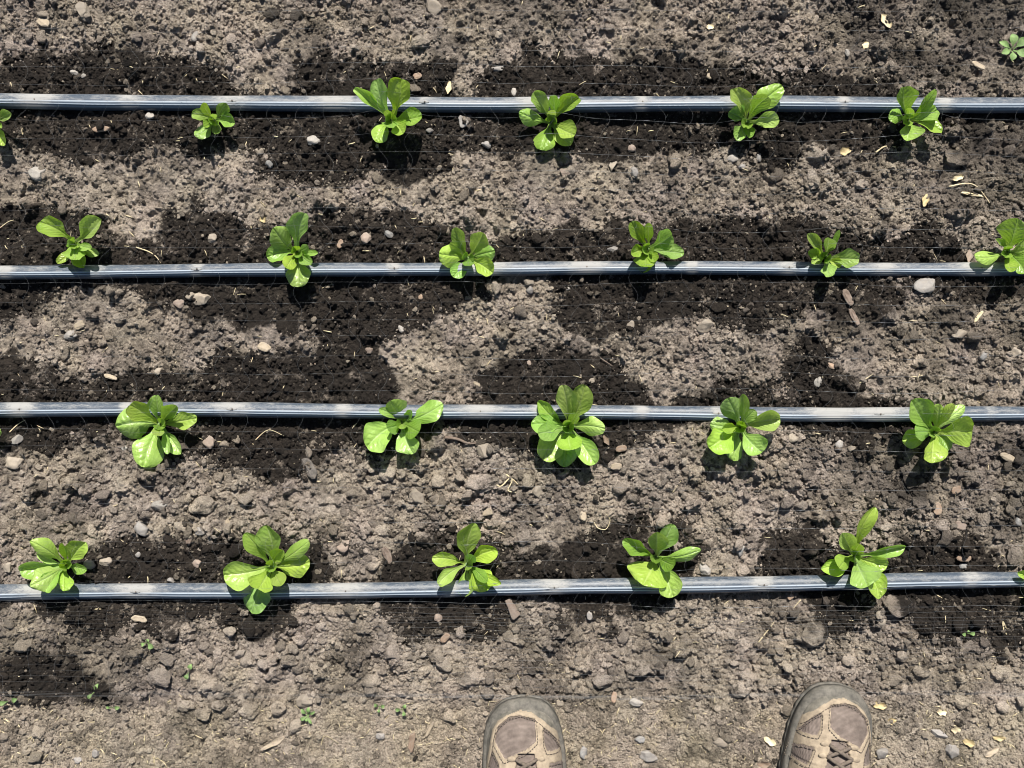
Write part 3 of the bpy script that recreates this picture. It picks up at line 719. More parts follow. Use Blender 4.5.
T = [
 ('stone',86,14,14,20,10,'tan','long upright pale tan'), ('chip',47,25,14,9,-25,'wood','flat tan'), ('pebble',198,40,9,13,-25,'white','slim whitish'),
 ('pebble',76,74,9,6,0,'white','tiny flat white'), ('pebble',85,77,6,5,20,'white','tiny rounded white'), ('stone',40,174,18,16,-20,'white','round light grey'), ('pebble',152,118,10,8,0,'white','round cream'),
 ('pebble',129,123,8,6,20,'grey','tiny grey'), ('stone',314,142,14,12,15,'white','angular whitish'), ('pebble',260,152,9,8,0,'tan','small tan'),
 ('pebble',270,165,8,9,0,'bluegrey','blue grey'), ('chip',104,131,17,6,8,'orange','rusty orange'), ('clod',274,15,18,12,0,'wetclod','black lumpy'),
 ('clod',298,17,16,13,30,'wetclod','black rough'), ('clod',234,43,12,14,0,'clod','pale crumbly'), ('stone',432,7,20,16,-40,'tan','flat pale tan'),
 ('pebble',499,35,9,8,30,'tan','rounded tan'), ('stone',463,122,12,15,0,'grey','rounded grey'), ('pebble',487,145,12,8,-20,'grey','flat grey'),
 ('pebble',430,131,8,7,0,'grey','small dull grey'), ('stone',613,165,13,8,70,'tan','stubby upright tan'), ('pebble',634,173,9,12,10,'grey','oval grey'),
 ('stone',564,174,14,11,-10,'pink','flat angular tan'), ('pebble',632,148,9,8,0,'pink','pinkish brown'), ('pebble',497,68,15,6,8,'grey','long flat grey'),
 ('chip',418,77,9,7,20,'orange','small orange'), ('leaf',449,88,15,7,80,'straw','curled straw coloured'), ('pebble',514,91,6,9,0,'white','tiny pale'),
 ('leaf',887,20,19,12,-60,'straw','pale ragged'), ('leaf',711,26,9,8,0,'straw','small cream'), ('chip',712,75,11,7,20,'wood','pale cream'),
 ('pebble',848,52,5,8,20,'white','tiny white'), ('leaf',867,44,9,8,60,'straw','small tan'), ('chip',978,66,15,5,-30,'wood','grey tan'),
 ('pebble',733,158,12,9,10,'white','rounded whitish'), ('pebble',759,157,6,10,0,'grey','slim grey'), ('pebble',742,166,10,6,0,'grey','flat grey'),
 ('leaf',845,151,15,10,15,'dryleaf','torn yellowish'), ('clod',955,158,25,20,0,'clod','big dark grey'), ('clod',811,180,18,22,20,'clod','knobbly'),
 ('clod',884,207,19,18,0,'clod','rounded tan'), ('leaf',924,201,16,8,75,'dryleaf','pale yellow upright'), ('leaf',957,178,15,7,20,'straw','curled tan'),
 ('pebble',213,239,10,10,0,'tan','round tan'), ('leaf',264,220,9,7,-60,'dryleaf','yellowish'), ('pebble',367,239,12,12,-20,'pink','round pinkish tan'),
 ('pebble',389,234,10,8,-15,'bluegrey','bluish grey'), ('clod',376,227,13,9,0,'clod','small pale'), ('chip',340,244,10,6,65,'orange','bright orange'),
 ('clod',537,240,11,11,0,'clod','small rounded'), ('stone',613,249,13,8,0,'grey','flat pale grey'), ('clod',788,250,15,16,0,'clod','round'),
 ('clod',939,245,17,17,0,'clod','tan knobbly'), ('stone',922,287,24,18,25,'grey','large angular pale grey'), ('leaf',968,256,16,8,80,'pink','brownish upright'),
 ('stone',202,299,20,14,5,'tan','smooth rounded tan grey'), ('pebble',190,296,11,9,0,'tan','smooth tan'), ('pebble',179,304,12,10,0,'pink','brownish'),
 ('stone',71,336,16,12,20,'grey','oval light grey'), ('chip',79,325,12,8,30,'wood','pale angular'), ('chip',264,347,14,9,-20,'wood','cream coloured blocky'),
 ('clod',121,318,14,12,0,'clod','small dark grey'), ('pebble',158,371,9,8,0,'tan','small tan'), ('chip',110,377,14,5,-20,'wood','thin tan'),
 ('pebble',401,329,6,9,30,'white','tiny bright white'), ('pebble',421,297,5,6,0,'orange','tiny orange'), ('pebble',529,283,12,8,0,'tan','rounded tan'),
 ('pebble',530,290,8,9,0,'grey','small grey'), ('pebble',567,289,6,4,0,'white','tiny flat white'), ('pebble',630,325,9,9,0,'tan','small tan'), ('pebble',369,350,9,8,0,'pink','dull brown'),
 ('chip',477,384,8,4,-30,'wood','tiny pale'), ('pebble',529,363,5,6,0,'pink','tiny pink'), ('pebble',592,381,7,6,40,'tan','tiny tan'),
 ('stone',703,326,19,15,20,'tan','rounded pale tan'), ('chip',845,298,18,8,-60,'brown','dark brown'), ('chip',852,317,20,6,-65,'brown','long brown'),
 ('clod',888,316,13,16,0,'clod','small upright'), ('clod',899,329,15,16,0,'clod','rough rounded'), ('stone',956,334,18,12,20,'tan','flat tan'),
 ('chip',976,317,14,4,55,'straw','slim straw coloured'), ('stone',1012,352,13,11,30,'tan','flat tan'), ('pebble',981,356,12,8,40,'bluegrey','flat blue grey'),
 ('clod',795,357,20,12,0,'clod','flat rough'), ('clod',834,352,18,12,-20,'clod','long rough'), ('pebble',830,366,10,6,-20,'orange','orange brown'),
 ('clod',838,378,20,16,-20,'clod','large rough'), ('pebble',816,382,8,11,-20,'white','oval whitish'), ('clod',852,386,13,14,0,'clod','small rough'),
 ('clod',918,361,18,14,0,'clod','crumbly'), ('clod',978,390,14,13,0,'clod','round tan'),
 ('chip',161,449,9,8,0,'orange','square orange'), ('stone',210,442,14,14,0,'pink','rounded pinkish tan'), ('pebble',125,448,7,6,0,'white','tiny cream'),
 ('stone',16,440,14,9,20,'grey','flat dull grey'), ('stone',15,463,18,13,-15,'tan','flat tan'), ('stone',161,506,18,12,0,'white','irregular whitish'),
 ('clod',205,505,32,20,0,'clod','wide flat'), ('stone',143,528,17,16,0,'grey','round smooth light grey'), ('chip',311,468,25,11,-62,'char','black charred'),
 ('pebble',92,563,13,11,0,'tan','round tan'), ('pebble',107,561,14,10,0,'tan','wider tan'), ('pebble',198,563,9,9,0,'pink','pinkish'),
 ('pebble',200,531,11,9,0,'grey','light grey'), ('chip',230,527,20,6,-75,'wood','long tan'), ('chip',190,537,14,7,80,'brown','rusty brown'),
 ('stone',2,550,14,13,0,'pink','pinkish'), ('stone',12,567,12,14,-30,'tan','pale tilted'), ('pebble',139,554,6,7,0,'grey','small grey'), ('pebble',171,580,8,7,0,'grey','light grey'),
 ('clod',388,473,17,16,0,'clod','rounded tan'), ('stone',417,495,22,13,-45,'tan','triangular tan'), ('stone',484,450,17,15,0,'tan','rough pale'),
 ('clod',482,483,38,20,0,'clod','largest wide'), ('clod',527,481,17,16,0,'clod','round'), ('stone',538,491,14,12,-20,'tan','rounded tan'),
 ('chip',486,512,15,8,0,'wood','blocky tan'), ('chip',616,466,12,7,0,'wood','flat tan'), ('chip',621,448,12,7,10,'orange','reddish orange'), ('leaf',606,440,13,7,-60,'orange','curled orange'),
 ('chip',583,516,7,10,20,'wood','small whitish'), ('clod',525,537,17,17,0,'clod','round crumbly'), ('clod',425,538,26,18,-10,'clod','big rough'),
 ('chip',388,554,19,8,-65,'brown','brown upright'), ('stone',344,546,13,15,0,'pink','pinkish brown'), ('clod',383,530,18,12,0,'clod','oval'), ('clod',372,566,16,9,0,'clod','flat'),
 ('pebble',791,438,12,10,0,'tan','round tan'), ('pebble',838,444,8,10,-20,'grey','oval pale grey'), ('pebble',851,448,8,8,0,'tan','small tan'),
 ('chip',1004,457,19,8,-25,'wood','pale long'), ('chip',953,489,11,8,20,'orange','bright orange'), ('chip',935,508,9,13,10,'orange','pale orange upright'),
 ('chip',959,525,13,9,-20,'pink','pinkish'), ('stone',1018,521,12,9,-30,'bluegrey','blue grey'), ('clod',983,519,14,20,0,'clod','upright dark'), ('clod',1013,502,16,14,0,'clod','round'),
 ('clod',914,500,18,14,-20,'clod','flat tan'), ('stone',741,550,11,14,-20,'bluegrey','grey upright'), ('stone',705,569,12,14,5,'white','pale upright'), ('clod',743,571,15,13,0,'clod','round'),
 ('pebble',964,567,9,8,0,'bluegrey','light blue grey'), ('chip',962,558,15,7,0,'orange','pinkish orange'), ('clod',1014,556,18,22,0,'clod','large rounded'), ('pebble',952,545,4,6,0,'white','tiny white'),
 ('stone',513,608,23,13,-62,'pink','long pinkish brown tilted'), ('clod',471,621,17,20,0,'clod','blocky upright'), ('pebble',590,615,7,10,0,'grey','slim grey'), ('pebble',438,618,9,9,0,'pink','brownish'),
 ('chip',142,617,17,7,-10,'wood','flat tan'), ('clod',173,631,18,17,0,'clod','brownish rounded'), ('chip',445,637,12,7,45,'orange','orange tan'), ('clod',412,642,11,10,0,'clod','small'),
 ('clod',897,604,33,24,10,'clod','large square'), ('pebble',874,612,7,9,0,'tan','upright tan'), ('pebble',878,620,10,8,0,'tan','rounded tan'), ('clod',811,632,28,28,-20,'clod','large rounded'),
 ('chip',791,597,8,6,30,'orange','rusty'), ('leaf',1005,628,17,5,-72,'straw','slim curved straw coloured'), ('clod',300,640,18,14,0,'clod','knobbly'), ('clod',285,650,15,12,20,'clod','small oval'),
 ('clod',160,676,27,20,0,'clod','wide rounded'), ('clod',640,668,30,18,0,'clod','wide flat'), ('clod',742,689,24,18,0,'clod','big dark based'), ('clod',600,680,26,14,0,'clod','flat grey'),
 ('clod',470,677,24,15,0,'clod','flat wide'), ('clod',445,662,18,16,0,'clod','rough rounded'), ('clod',370,680,20,15,0,'clod','lumpy'), ('clod',920,670,20,13,0,'clod','rough'), ('clod',1000,672,20,16,0,'clod','blocky'),
 ('stone',584,753,9,14,0,'bluegrey','blue grey upright'), ('pebble',636,703,15,10,0,'white','pale oval'), ('chip',614,697,12,6,80,'orange','orange'),
 ('chip',412,741,21,7,83,'orange','upright orange'), ('chip',430,728,18,4,62,'wood','slim grey tan'), ('leaf',275,741,34,8,28,'wood','long bark like'),
 ('leaf',878,704,18,9,-10,'dryleaf','pale yellow'), ('leaf',889,719,12,8,10,'dryleaf','small mustard yellow'), ('stone',938,733,22,9,-22,'grey','long flat grey'),
 ('stone',949,748,20,13,-40,'grey','oval grey'), ('leaf',954,728,12,9,0,'straw','whitish'), ('leaf',967,741,15,9,-20,'dryleaf','ragged yellow'), ('leaf',998,737,15,7,0,'dryleaf','curled yellow'),
 ('leaf',991,751,20,7,35,'wood','long tan'), ('leaf',941,711,12,9,0,'straw','pale crumpled'), ('leaf',770,741,16,9,-30,'straw','whitish crumpled'), ('leaf',764,764,16,9,0,'orange','rusty orange'),
 ('stone',720,744,17,10,-30,'tan','flat tan'), ('stone',647,757,22,12,5,'grey','oval grey'), ('pebble',640,741,11,9,0,'bluegrey','small blue grey'), ('stone',881,751,15,13,0,'grey','rounded grey'),
 ('pebble',97,752,8,9,0,'grey','small grey'), ('pebble',78,760,9,8,0,'grey','light grey'), ('stone',305,700,18,14,0,'tan','flat rounded tan'), ('clod',250,710,20,16,0,'clod','rounded'), ('clod',280,706,18,16,0,'clod','rough'),
 ('clod',205,712,17,15,0,'clod','round'), ('clod',222,703,16,13,30,'clod','small oval'), ('clod',185,704,15,14,0,'clod','crumbly'), ('pebble',478,702,10,8,0,'tan','small tan'), ('clod',450,716,14,13,0,'clod','small rounded'),
 ('pebble',381,735,10,9,0,'grey','rounded grey'), ('clod',960,700,20,15,0,'clod','wide rounded'), ('clod',1000,705,16,14,0,'clod','rounded'), ('clod',568,706,11,11,0,'clod','round'), ('pebble',560,703,9,7,0,'tan','flat tan'),
 ('chip',970,195,24,3,-10,'straw','slim curved pale'), ('clod',1010,140,16,14,0,'clod','rough'), ('clod',640,60,15,12,0,'clod','pale'), ('clod',420,44,22,14,10,'clod','flat'), ('clod',140,40,14,12,0,'clod','small'),
]
for t in T: place(*t)

# straws, stalks and roots lying as slim curved pieces
def straw(pts, r, mat, label, cat='straw'):
    P = []
    for i in range(len(pts) - 1):
        for k in range(5):
            t = k / 5; a = pts[max(i - 1, 0)]; b = pts[i]; c = pts[i + 1]; d = pts[min(i + 2, len(pts) - 1)]
            q = [.5 * (2 * b[j] + (c[j] - a[j]) * t + (2 * a[j] - 5 * b[j] + 4 * c[j] - d[j]) * t * t + (3 * b[j] - a[j] - 3 * c[j] + d[j]) * t ** 3) for j in (0, 1)]
            P.append(q)
    P.append(pts[-1])
    VV = []
    zs = [gflat(W(*q).x, W(*q).y, .004) for q in P]
    for i, q in enumerate(P):
        w = W(*q); zz = sum(zs[max(0, i - 2):i + 3]) / len(zs[max(0, i - 2):i + 3])
        VV.append(Vector((w.x, w.y, zz + .0022 + r)))
    n = len(VV)
    v, f = tube(VV, [r * (1 - .55 * (i / (n - 1))) for i in range(n)], 6)
    o = mesh_py('straw' if cat == 'straw' else 'twig', v, f, M[mat]); tag(o, label, cat)
straw([(138,248),(150,252),(158,257),(163,264)], .0008, 'straw', 'thin curved pale straw above the second drip tube left of the second lettuce')
straw([(948,187),(965,184),(975,188),(984,198),(987,204)], .0009, 'straw', 'pale hooked straw on dry soil near the right edge below the top row')
straw([(875,153),(884,147),(896,147)], .0012, 'straw', 'short thick pale stalk below left of the rightmost top row lettuce')
straw([(445,437),(458,439),(468,443),(477,443)], .0021, 'brown', 'brown twig right of the wide right leaf of the second lettuce in row three', 'twig')
straw([(594,522),(598,528),(606,529),(610,520),(606,514)], .0006, 'straw', 'pale straw curled into an open loop above the bottom row')
straw([(672,492),(676,486),(680,480)], .0006, 'straw', 'short hair thin straw above the fourth bottom row lettuce')
straw([(490,478),(500,486),(510,478),(518,484)], .0010, 'straw', 'tangled dry root beside the widest clod in the middle of the bed')
straw([(506,474),(512,480),(508,490),(516,492)], .0009, 'straw', 'crooked dry rootlet right of the widest clod', 'straw')
straw([(801,600),(798,603),(793,608)], .0007, 'straw', 'short pale straw beside the rusty chip below the bottom drip tube')
straw([(758,642),(768,630),(774,622)], .0009, 'straw', 'tan stalk lying on crumbs below and left of the last bottom row lettuce')
straw([(10,432),(18,424),(24,420)], .0007, 'straw', 'thin straw just below the third drip tube at the left edge')
straw([(680,8),(700,20),(708,26)], .0006, 'brown', 'hair thin root at the top right of the centre of the top edge', 'twig')
straw([(255,440),(268,430),(284,436)], .0005, 'straw', 'hair thin curved straw on wet soil right of the first lettuce of row three')
straw([(322,744),(326,734),(340,742)], .0006, 'straw', 'bent straw on the pale path left of the left shoe')
straw([(600,358),(612,366)], .0007, 'brown', 'short dark root on wet soil above the third drip tube', 'twig')
straw([(858,383),(866,378),(872,374)], .0009, 'straw', 'thin straw on dry soil above the right part of the third drip tube')
straw([(0,228),(8,222),(14,220)], .0006, 'straw', 'pale thin straw on wet soil at the left frame edge above row two')

# weeds
def weed(px, py, leaves, label, mat='weed', sc=1.0):
    p = W(px, py); z = gflat(p.x, p.y); root = empty('weed_seedling', (p.x, p.y, z))
    tag(root, label, 'weed', 'weed seedlings on the bed')
    for (a, l, w) in leaves:
        V = []; F = []; a = math.radians(a); l = l / PPM; w = w / PPM
        nu, nv = 5, 8
        for j in range(nv):
            t = j / (nv - 1); ww = (.18 if t < .35 else math.sin(math.pi * ((t - .35) / .65 * .9 + .08)) ** .7) * w / 2
            for i in range(nu):
                u = i / (nu - 1) * 2 - 1
                x = t * l; y = u * ww
                V.append((x * math.cos(a) - y * math.sin(a), x * math.sin(a) + y * math.cos(a), .002 + .007 * math.sin(t * 2.2) + .3 * ww * u * u))
        F = [(j * nu + i, j * nu + i + 1, (j + 1) * nu + i + 1, (j + 1) * nu + i) for j in range(nv - 1) for i in range(nu - 1)]
        mesh_py('leaf', V, F, M[mat], root)
weed(1012, 50, [(155,16,6),(200,13,7),(95,15,9),(40,16,9),(330,14,9),(260,12,7)], 'small grey green weed seedling near the top right corner')
weed(150, 640, [(200,5,4),(330,9,6),(50,5,4)], 'tiny bright green seedling below the bottom row between the first two lettuces')
weed(191, 670, [(70,9,5),(250,7,5)], 'tiny upright green seedling among crumbs below the second bottom row lettuce')
weed(97, 690, [(60,11,4),(225,7,4)], 'slim green sprout on the dark patch by the net hem at the left')
weed(13, 699, [(20,9,5),(190,10,5)], 'green sprout lying at the left frame edge by the net hem')
weed(309, 713, [(30,9,3),(80,9,4),(130,9,4),(210,8,4),(300,9,3),(260,6,3)], 'small yellowish weed tuft on the path edge left of the left shoe')
weed(380, 705, [(20,6,4),(140,6,4),(270,5,3)], 'tiny pale green weed nearer of two left of the left shoe tip')
weed(403, 708, [(60,7,4),(170,7,4),(300,6,4)], 'tiny green weed closest on the left to the left shoe tip')
weed(966, 633, [(10,7,4),(180,6,4),(90,4,3)], 'tiny bright green seedling on dark soil below the bottom tube at the right')
weed(115, 706, [(10,8,4),(160,6,3)], 'faint green sprout on the path just under the dark patch')

# ------------------------------------------------------------------ bird net over the bed
def net_mat():
    m, nt, b = new_mat('net_filament')
    b.inputs['Base Color'].default_value = (.16, .165, .17, 1); b.inputs['Roughness'].default_value = .38
    b.inputs['Specular IOR Level'].default_value = .9
    return m
NM = net_mat()
pc = np.array([[(c[0] - 512) / PPM, (384 - c[1]) / PPM] for _, c, _ in PLANTS])
def netz(x, y):
    py = 384 - y * PPM
    z = .030 + .006 * fbm(x, y, .25, 301, 2)
    for cx, cy in pc: z = z + .034 * np.exp(-(((x - cx) / .035) ** 2 + ((y - cy) / .035) ** 2))
    k = sstep(600, 660, py)
    return z * (1 - k) + k * (.019 + .003 * fbm(x, y, .1, 302, 2))
r_ = random.Random(5)
rows = []; y = -150.
while y < 598: rows.append(y); y += r_.uniform(16, 20)
while y < 690: rows.append(y); y += r_.uniform(2.5, 11)
rows += [691, 692.4, 693.6]
VV = []; FF = []; off = 0
def add_poly(x, y, z, rad, n=4):
    global off
    m = len(x); t = np.arange(n) * 2 * np.pi / n
    dx = np.gradient(x); dy = np.gradient(y); l = np.hypot(dx, dy) + 1e-9
    px, py = -dy / l, dx / l
    c, s = np.cos(t), np.sin(t)
    V = np.stack([x[:, None] + px[:, None] * c * rad[:, None], y[:, None] + py[:, None] * c * rad[:, None], z[:, None] + s * rad[:, None]], -1).reshape(-1, 3)
    i = np.arange(m * n).reshape(m, n); j = np.roll(i, -1, 1)
    F = np.stack([i[:-1], i[1:], j[1:], j[:-1]], -1).reshape(-1, 4) + off
    VV.append(V); FF.append(F); off += len(V)
xs = np.arange(-1.1, 1.1, .0045)
pxs = 512 + xs * PPM
for q, py in enumerate(rows):
    dy = 3.5 * fbm(pxs, np.full_like(pxs, py * 1.0), 180, 310, 2) * 2 + (.8 if py < 600 else 3.4 if py < 690 else 1.5) * vnoise(pxs, np.full_like(pxs, py * 3.1), 46, 311) + (1.2 if 600 < py < 690 else 0) * vnoise(pxs, np.full_like(pxs, py * 5.3), 15, 312)
    yy = (384 - (py + dy)) / PPM
    z = netz(xs, yy)
    k = np.exp(-(((pxs - 13 * (q % 2) + 1300) % 27. - 13.5) / 1.6) ** 2)
    rad = .000065 + (.00022 * k if py < 600 else 0 * k) + (.00006 if py > 690 else 0)
    rad = rad * (.95 + .9 * vnoise(pxs, np.full_like(pxs, py), 150, 333)) * (1 if py < 600 else .75) * (.62 + .38 * sstep(380, 520, pxs))
    add_poly(xs, yy, z, rad)
ys = np.arange((384 - 692) / PPM, (384 + 150) / PPM, .004)
pys = 384 - ys * PPM
for c in range(-16, 56):
    px = c * 27. + 8
    wob = 4.5 * np.sin(pys / 17.5 * np.pi + c * .2) * (pys < 600) + 7 * vnoise(pys, np.full_like(pys, px), 22, 320) + 5 * vnoise(pys, np.full_like(pys, px), 7, 321) * (pys > 600)
    x = (px + wob - 512) / PPM
    add_poly(x, ys, netz(x, ys), np.full_like(x, .00005))
net = mesh_np('bird_net', np.concatenate(VV), np.concatenate(FF), NM)
tag(net, 'fine translucent bird netting stretched over the whole lettuce bed, bunched along its lower hem', 'net')

# ------------------------------------------------------------------ shoes
def fabric_mat(name, c1, c2, sc, weave=True, rough=.85):
    m, nt, b = new_mat(name)
    tc = N(nt, 'ShaderNodeTexCoord')
    n = N(nt, 'ShaderNodeTexNoise', Scale=sc, Detail=5.0, Roughness=.65); L(nt, tc.outputs['Object'], n.inputs['Vector'])
    c = ramp(nt, n.outputs[0], [(.3, c1), (.7, c2)])
    h = n.outputs[0]
    if weave:
        sx = N(nt, 'ShaderNodeSeparateXYZ'); L(nt, tc.outputs['Object'], sx.inputs[0])
        a = math_n(nt, 'SINE', math_n(nt, 'MULTIPLY', math_n(nt, 'ADD', sx.outputs[0], sx.outputs[1]), 2600.0))
        b2 = math_n(nt, 'SINE', math_n(nt, 'MULTIPLY', math_n(nt, 'SUBTRACT', sx.outputs[0], sx.outputs[1]), 2600.0))
        w = math_n(nt, 'MULTIPLY', a, b2)
        k = math_n(nt, 'MULTIPLY_ADD', w, .3, .85)
        hs = N(nt, 'ShaderNodeHueSaturation'); L(nt, k, hs.inputs['Value']); L(nt, c, hs.inputs['Color']); c = hs.outputs[0]
        h = math_n(nt, 'ADD', h, math_n(nt, 'MULTIPLY', w, .6))
    L(nt, c, b.inputs['Base Color']); b.inputs['Roughness'].default_value = rough
    bp = N(nt, 'ShaderNodeBump', Strength=.5, Distance=.0006); L(nt, h, bp.inputs['Height']); L(nt, bp.outputs[0], b.inputs['Normal'])
    return m
FM = fabric_mat('shoe_mesh', (.105, .08, .066), (.22, .175, .148), 90.)
SUEDE = fabric_mat('shoe_suede', (.20, .158, .112), (.36, .29, .205), 140., False)
RUB = fabric_mat('shoe_rubber', (.055, .053, .046), (.20, .18, .145), 90., False, .7)
SOLE = fabric_mat('shoe_sole', (.05, .047, .04), (.16, .145, .12), 120., False, .8)
LACE = fabric_mat('shoe_lace', (.09, .07, .055), (.19, .15, .115), 400.)
DARK = fabric_mat('shoe_lining', (.03, .027, .025), (.06, .055, .05), 200.)
OUT = [(0,-2,4),(3,-16,18),(8,-25,26),(14,-31,31),(22,-37,36),(32,-42,40),(45,-45,43.5),(60,-46,46),(80,-46.5,48),(105,-47,50),(140,-43,46),(180,-37,38),(220,-35,35),(255,-32,32),(275,-24,24),(285,-14,14),(290,-3,3)]
HGT = [(0,22),(6,30),(14,40),(25,48),(40,54),(60,60),(80,68),(105,80),(135,95),(165,108),(190,112),(230,108),(260,112),(280,96),(290,50)]
def interp(tab, s, k=1):
    return float(np.interp(s, [t[0] for t in tab], [t[k] for t in tab]))
def zc(zx, zy): return ((zx / 8.533 - 54) / .88, (zy / 8.533 - 18) / .88)       # zoomed-photo spot -> shoe mm
PANELS = [[zc(*q) for q in p] for p in (
  [(340,335),(430,318),(545,345),(552,500),(490,555),(390,600),(305,645),(225,525),(250,415)],
  [(612,412),(665,455),(712,520),(752,606),(640,588),(618,530)],
  [(205,610),(255,690),(275,780),(170,780),(185,690)],
  [(660,690),(730,700),(800,760),(815,830),(700,830)],)]
PANELS = [[(x_ * 1.07, y_ - 6) for x_, y_ in p] for p in PANELS]
PANELS += [[(-40, 92),(-24, 88),(-20, 112),(-42,120)], [(26,96),(42,96),(44,122),(24,118)], [(-38,130),(-20,124),(-20,170),(-36,170)], [(20,128),(40,132),(36,172),(20,168)], [(-36,190),(-26,190),(-24,250),(-32,250)], [(26,190),(36,190),(32,250),(24,250)]]
ARC = [(x_ * 1.09, y_ - 8) for x_, y_ in [zc(*q) for q in ((170,800),(182,700),(205,560),(222,470),(262,400),(330,345),(430,308),(520,322),(600,378),(690,470),(750,555),(795,660),(815,800))]]
def seg_dist(X, Y, pts):
    d = np.full(X.shape, 1e9)
    for (x1, y1), (x2, y2) in zip(pts[:-1], pts[1:]):
        dx, dy = x2 - x1, y2 - y1; t = np.clip(((X - x1) * dx + (Y - y1) * dy) / (dx * dx + dy * dy), 0, 1)
        d = np.minimum(d, np.hypot(X - x1 - t * dx, Y - y1 - t * dy))
    return d
def shoe(tip, rz, mirror, label):
    root = empty('hiking_shoe', tip, rz); tag(root, label, 'shoe', 'pair of hiking shoes')
    sg = -1 if mirror else 1
    ns, na = 230, 150
    ss = 290 * (np.linspace(0, 1, ns) ** 1.25)
    X_ = np.zeros((ns, na)); Y_ = np.zeros((ns, na)); Z_ = np.zeros((ns, na))
    for j, s in enumerate(ss):
        l = interp(OUT, s, 1) + 2.5; r = interp(OUT, s, 2) - 2.5
        if r < l + 2: l, r = -1, 3
        h = interp(HGT, s)
        c = (l + r) / 2; hw = (r - l) / 2
        th = np.linspace(0, math.pi, na)
        base = 14
        X_[j] = c - hw * np.sign(np.cos(th)) * np.abs(np.cos(th)) ** .82
        Z_[j] = base + (h - base) * np.sin(th) ** (.80 if s < 80 else .95)
        Y_[j] = s + 2.5
    # widths smooth at the very tip
    T_ = np.clip(Y_, 0, 400)
    pan = np.zeros(X_.shape, bool)
    for p in PANELS: pan |= poly_mask(p, X_, Y_)
    arcp = ARC + [(200, 80), (200, -100), (-200, -100), (-200, 80)]
    capm = poly_mask(arcp, X_, Y_) | ((Y_ > 75) & (Z_ < 26))
    throat = (Y_ > 54) & (Y_ < 182) & (np.abs(X_ - 2) < np.clip(9 + (Y_ - 54) * .2, 0, 20))
    opening = (Y_ > 182) & (Y_ < 272) & (np.abs(X_) < 27 * np.sqrt(np.clip(1 - ((Y_ - 227) / 45.5) ** 2, 0, 1)))
    reg = np.zeros(X_.shape, int)            # 0 suede overlay
    reg[pan] = 1; reg[capm] = 2; reg[throat] = 3; reg[opening] = 4
    # relief: overlays proud, panels recessed, stitched rand line
    off_ = blur(np.where(reg == 0, 2.0, 0.0) + np.where(reg == 2, 1.6, 0.0) - np.where(reg == 3, 2.5, 0) - np.where(reg == 4, 14, 0), 1)
    ridge = np.exp(-(seg_dist(X_, Y_, ARC) / 1.4) ** 2) * 1.3
    n1 = fbm(X_, Y_, 14, 401, 3) * 1.0 * (reg == 0) + fbm(X_, Y_, 20, 402, 3) * 1.2
    gro = np.where(reg == 2, .8 * np.sin(T_ * .0 + Z_ * .55) * (Z_ < 42), 0)
    Z2 = Z_ + off_ + ridge + n1 + gro
    # opening drops into the shoe
    P = np.stack([sg * X_ / 1000, -Y_ / 1000, Z2 / 1000], -1).reshape(-1, 3)
    idx = np.arange(ns * na).reshape(ns, na)
    Fq = np.stack([idx[:-1, :-1], idx[1:, :-1], idx[1:, 1:], idx[:-1, 1:]], -1).reshape(-1, 4)
    if mirror: Fq = Fq[:, ::-1]
    rf = reg[:-1, :-1].reshape(-1)
    arcline = (seg_dist(X_, Y_, ARC) < 1.5)[:-1, :-1].reshape(-1)
    for nm, k, mt in (('suede_overlay', 0, SUEDE), ('mesh_panel', 1, FM), ('toe_cap', 2, RUB), ('tongue', 3, FM), ('lining', 4, DARK)):
        f = Fq[((rf == k) & ~arcline) | (arcline if k == 0 else False)]
        if len(f) == 0: continue
        u, inv = np.unique(f.ravel(), return_inverse=True)
        mesh_np(nm, P[u], inv.reshape(-1, 4), mt, root)
    # stitching along the panel seams
    SV = []; SF = []
    def surf(x, y):
        l = interp(OUT, y, 1) + 2.5; r = interp(OUT, y, 2) - 2.5; q = min(.999, abs((x - (l + r) / 2) / ((r - l) / 2)))
        sn = math.sqrt(max(0, 1 - (q ** (1 / .82)) ** 2)); return 14 + (interp(HGT, y) - 14) * sn ** .8
    for pl in [ARC] + [p + p[:1] for p in PANELS[:4]]:
        cxm = sum(a_[0] for a_ in pl) / len(pl); cym = sum(a_[1] for a_ in pl) / len(pl)
        gsc = .955 if pl is ARC else 1.09
        pl2 = [(cxm + (a_[0] - cxm) * gsc, cym + (a_[1] - cym) * gsc) for a_ in pl]
        for (xa, ya), (xb, yb) in zip(pl2[:-1], pl2[1:]):
            le = math.hypot(xb - xa, yb - ya); k_ = max(1, int(le / 3.0))
            for q_ in range(k_):
                t0 = (q_ + .15) / k_; t1_ = (q_ + .8) / k_
                a0 = (xa + (xb - xa) * t0, ya + (yb - ya) * t0); a1 = (xa + (xb - xa) * t1_, ya + (yb - ya) * t1_)
                if min(a0[1], a1[1]) < 6 or max(a0[1], a1[1]) > 120: continue
                v, f = tube([Vector((sg * a0[0], -a0[1] - 2.5, surf(*a0) + 3.2)) / 1000, Vector((sg * a1[0], -a1[1] - 2.5, surf(*a1) + 3.2)) / 1000], .00045, 5)
                o_ = len(SV); SV += v; SF += [tuple(i + o_ for i in qq) for qq in f]
    mesh_py('stitching', SV, SF, LACE, root)
    # sole: slab following the outline with a treaded edge
    pts = []
    S = list(np.linspace(0, 1, 70) ** 1.6 * 290)
    for s in S: pts.append((interp(OUT, s, 2) + 1.5, s))
    for s in S[::-1]: pts.append((interp(OUT, s, 1) - 1.5, s))
    n = len(pts); V = []
    spring = lambda s: 9 * max(0, 1 - s / 60) ** 2
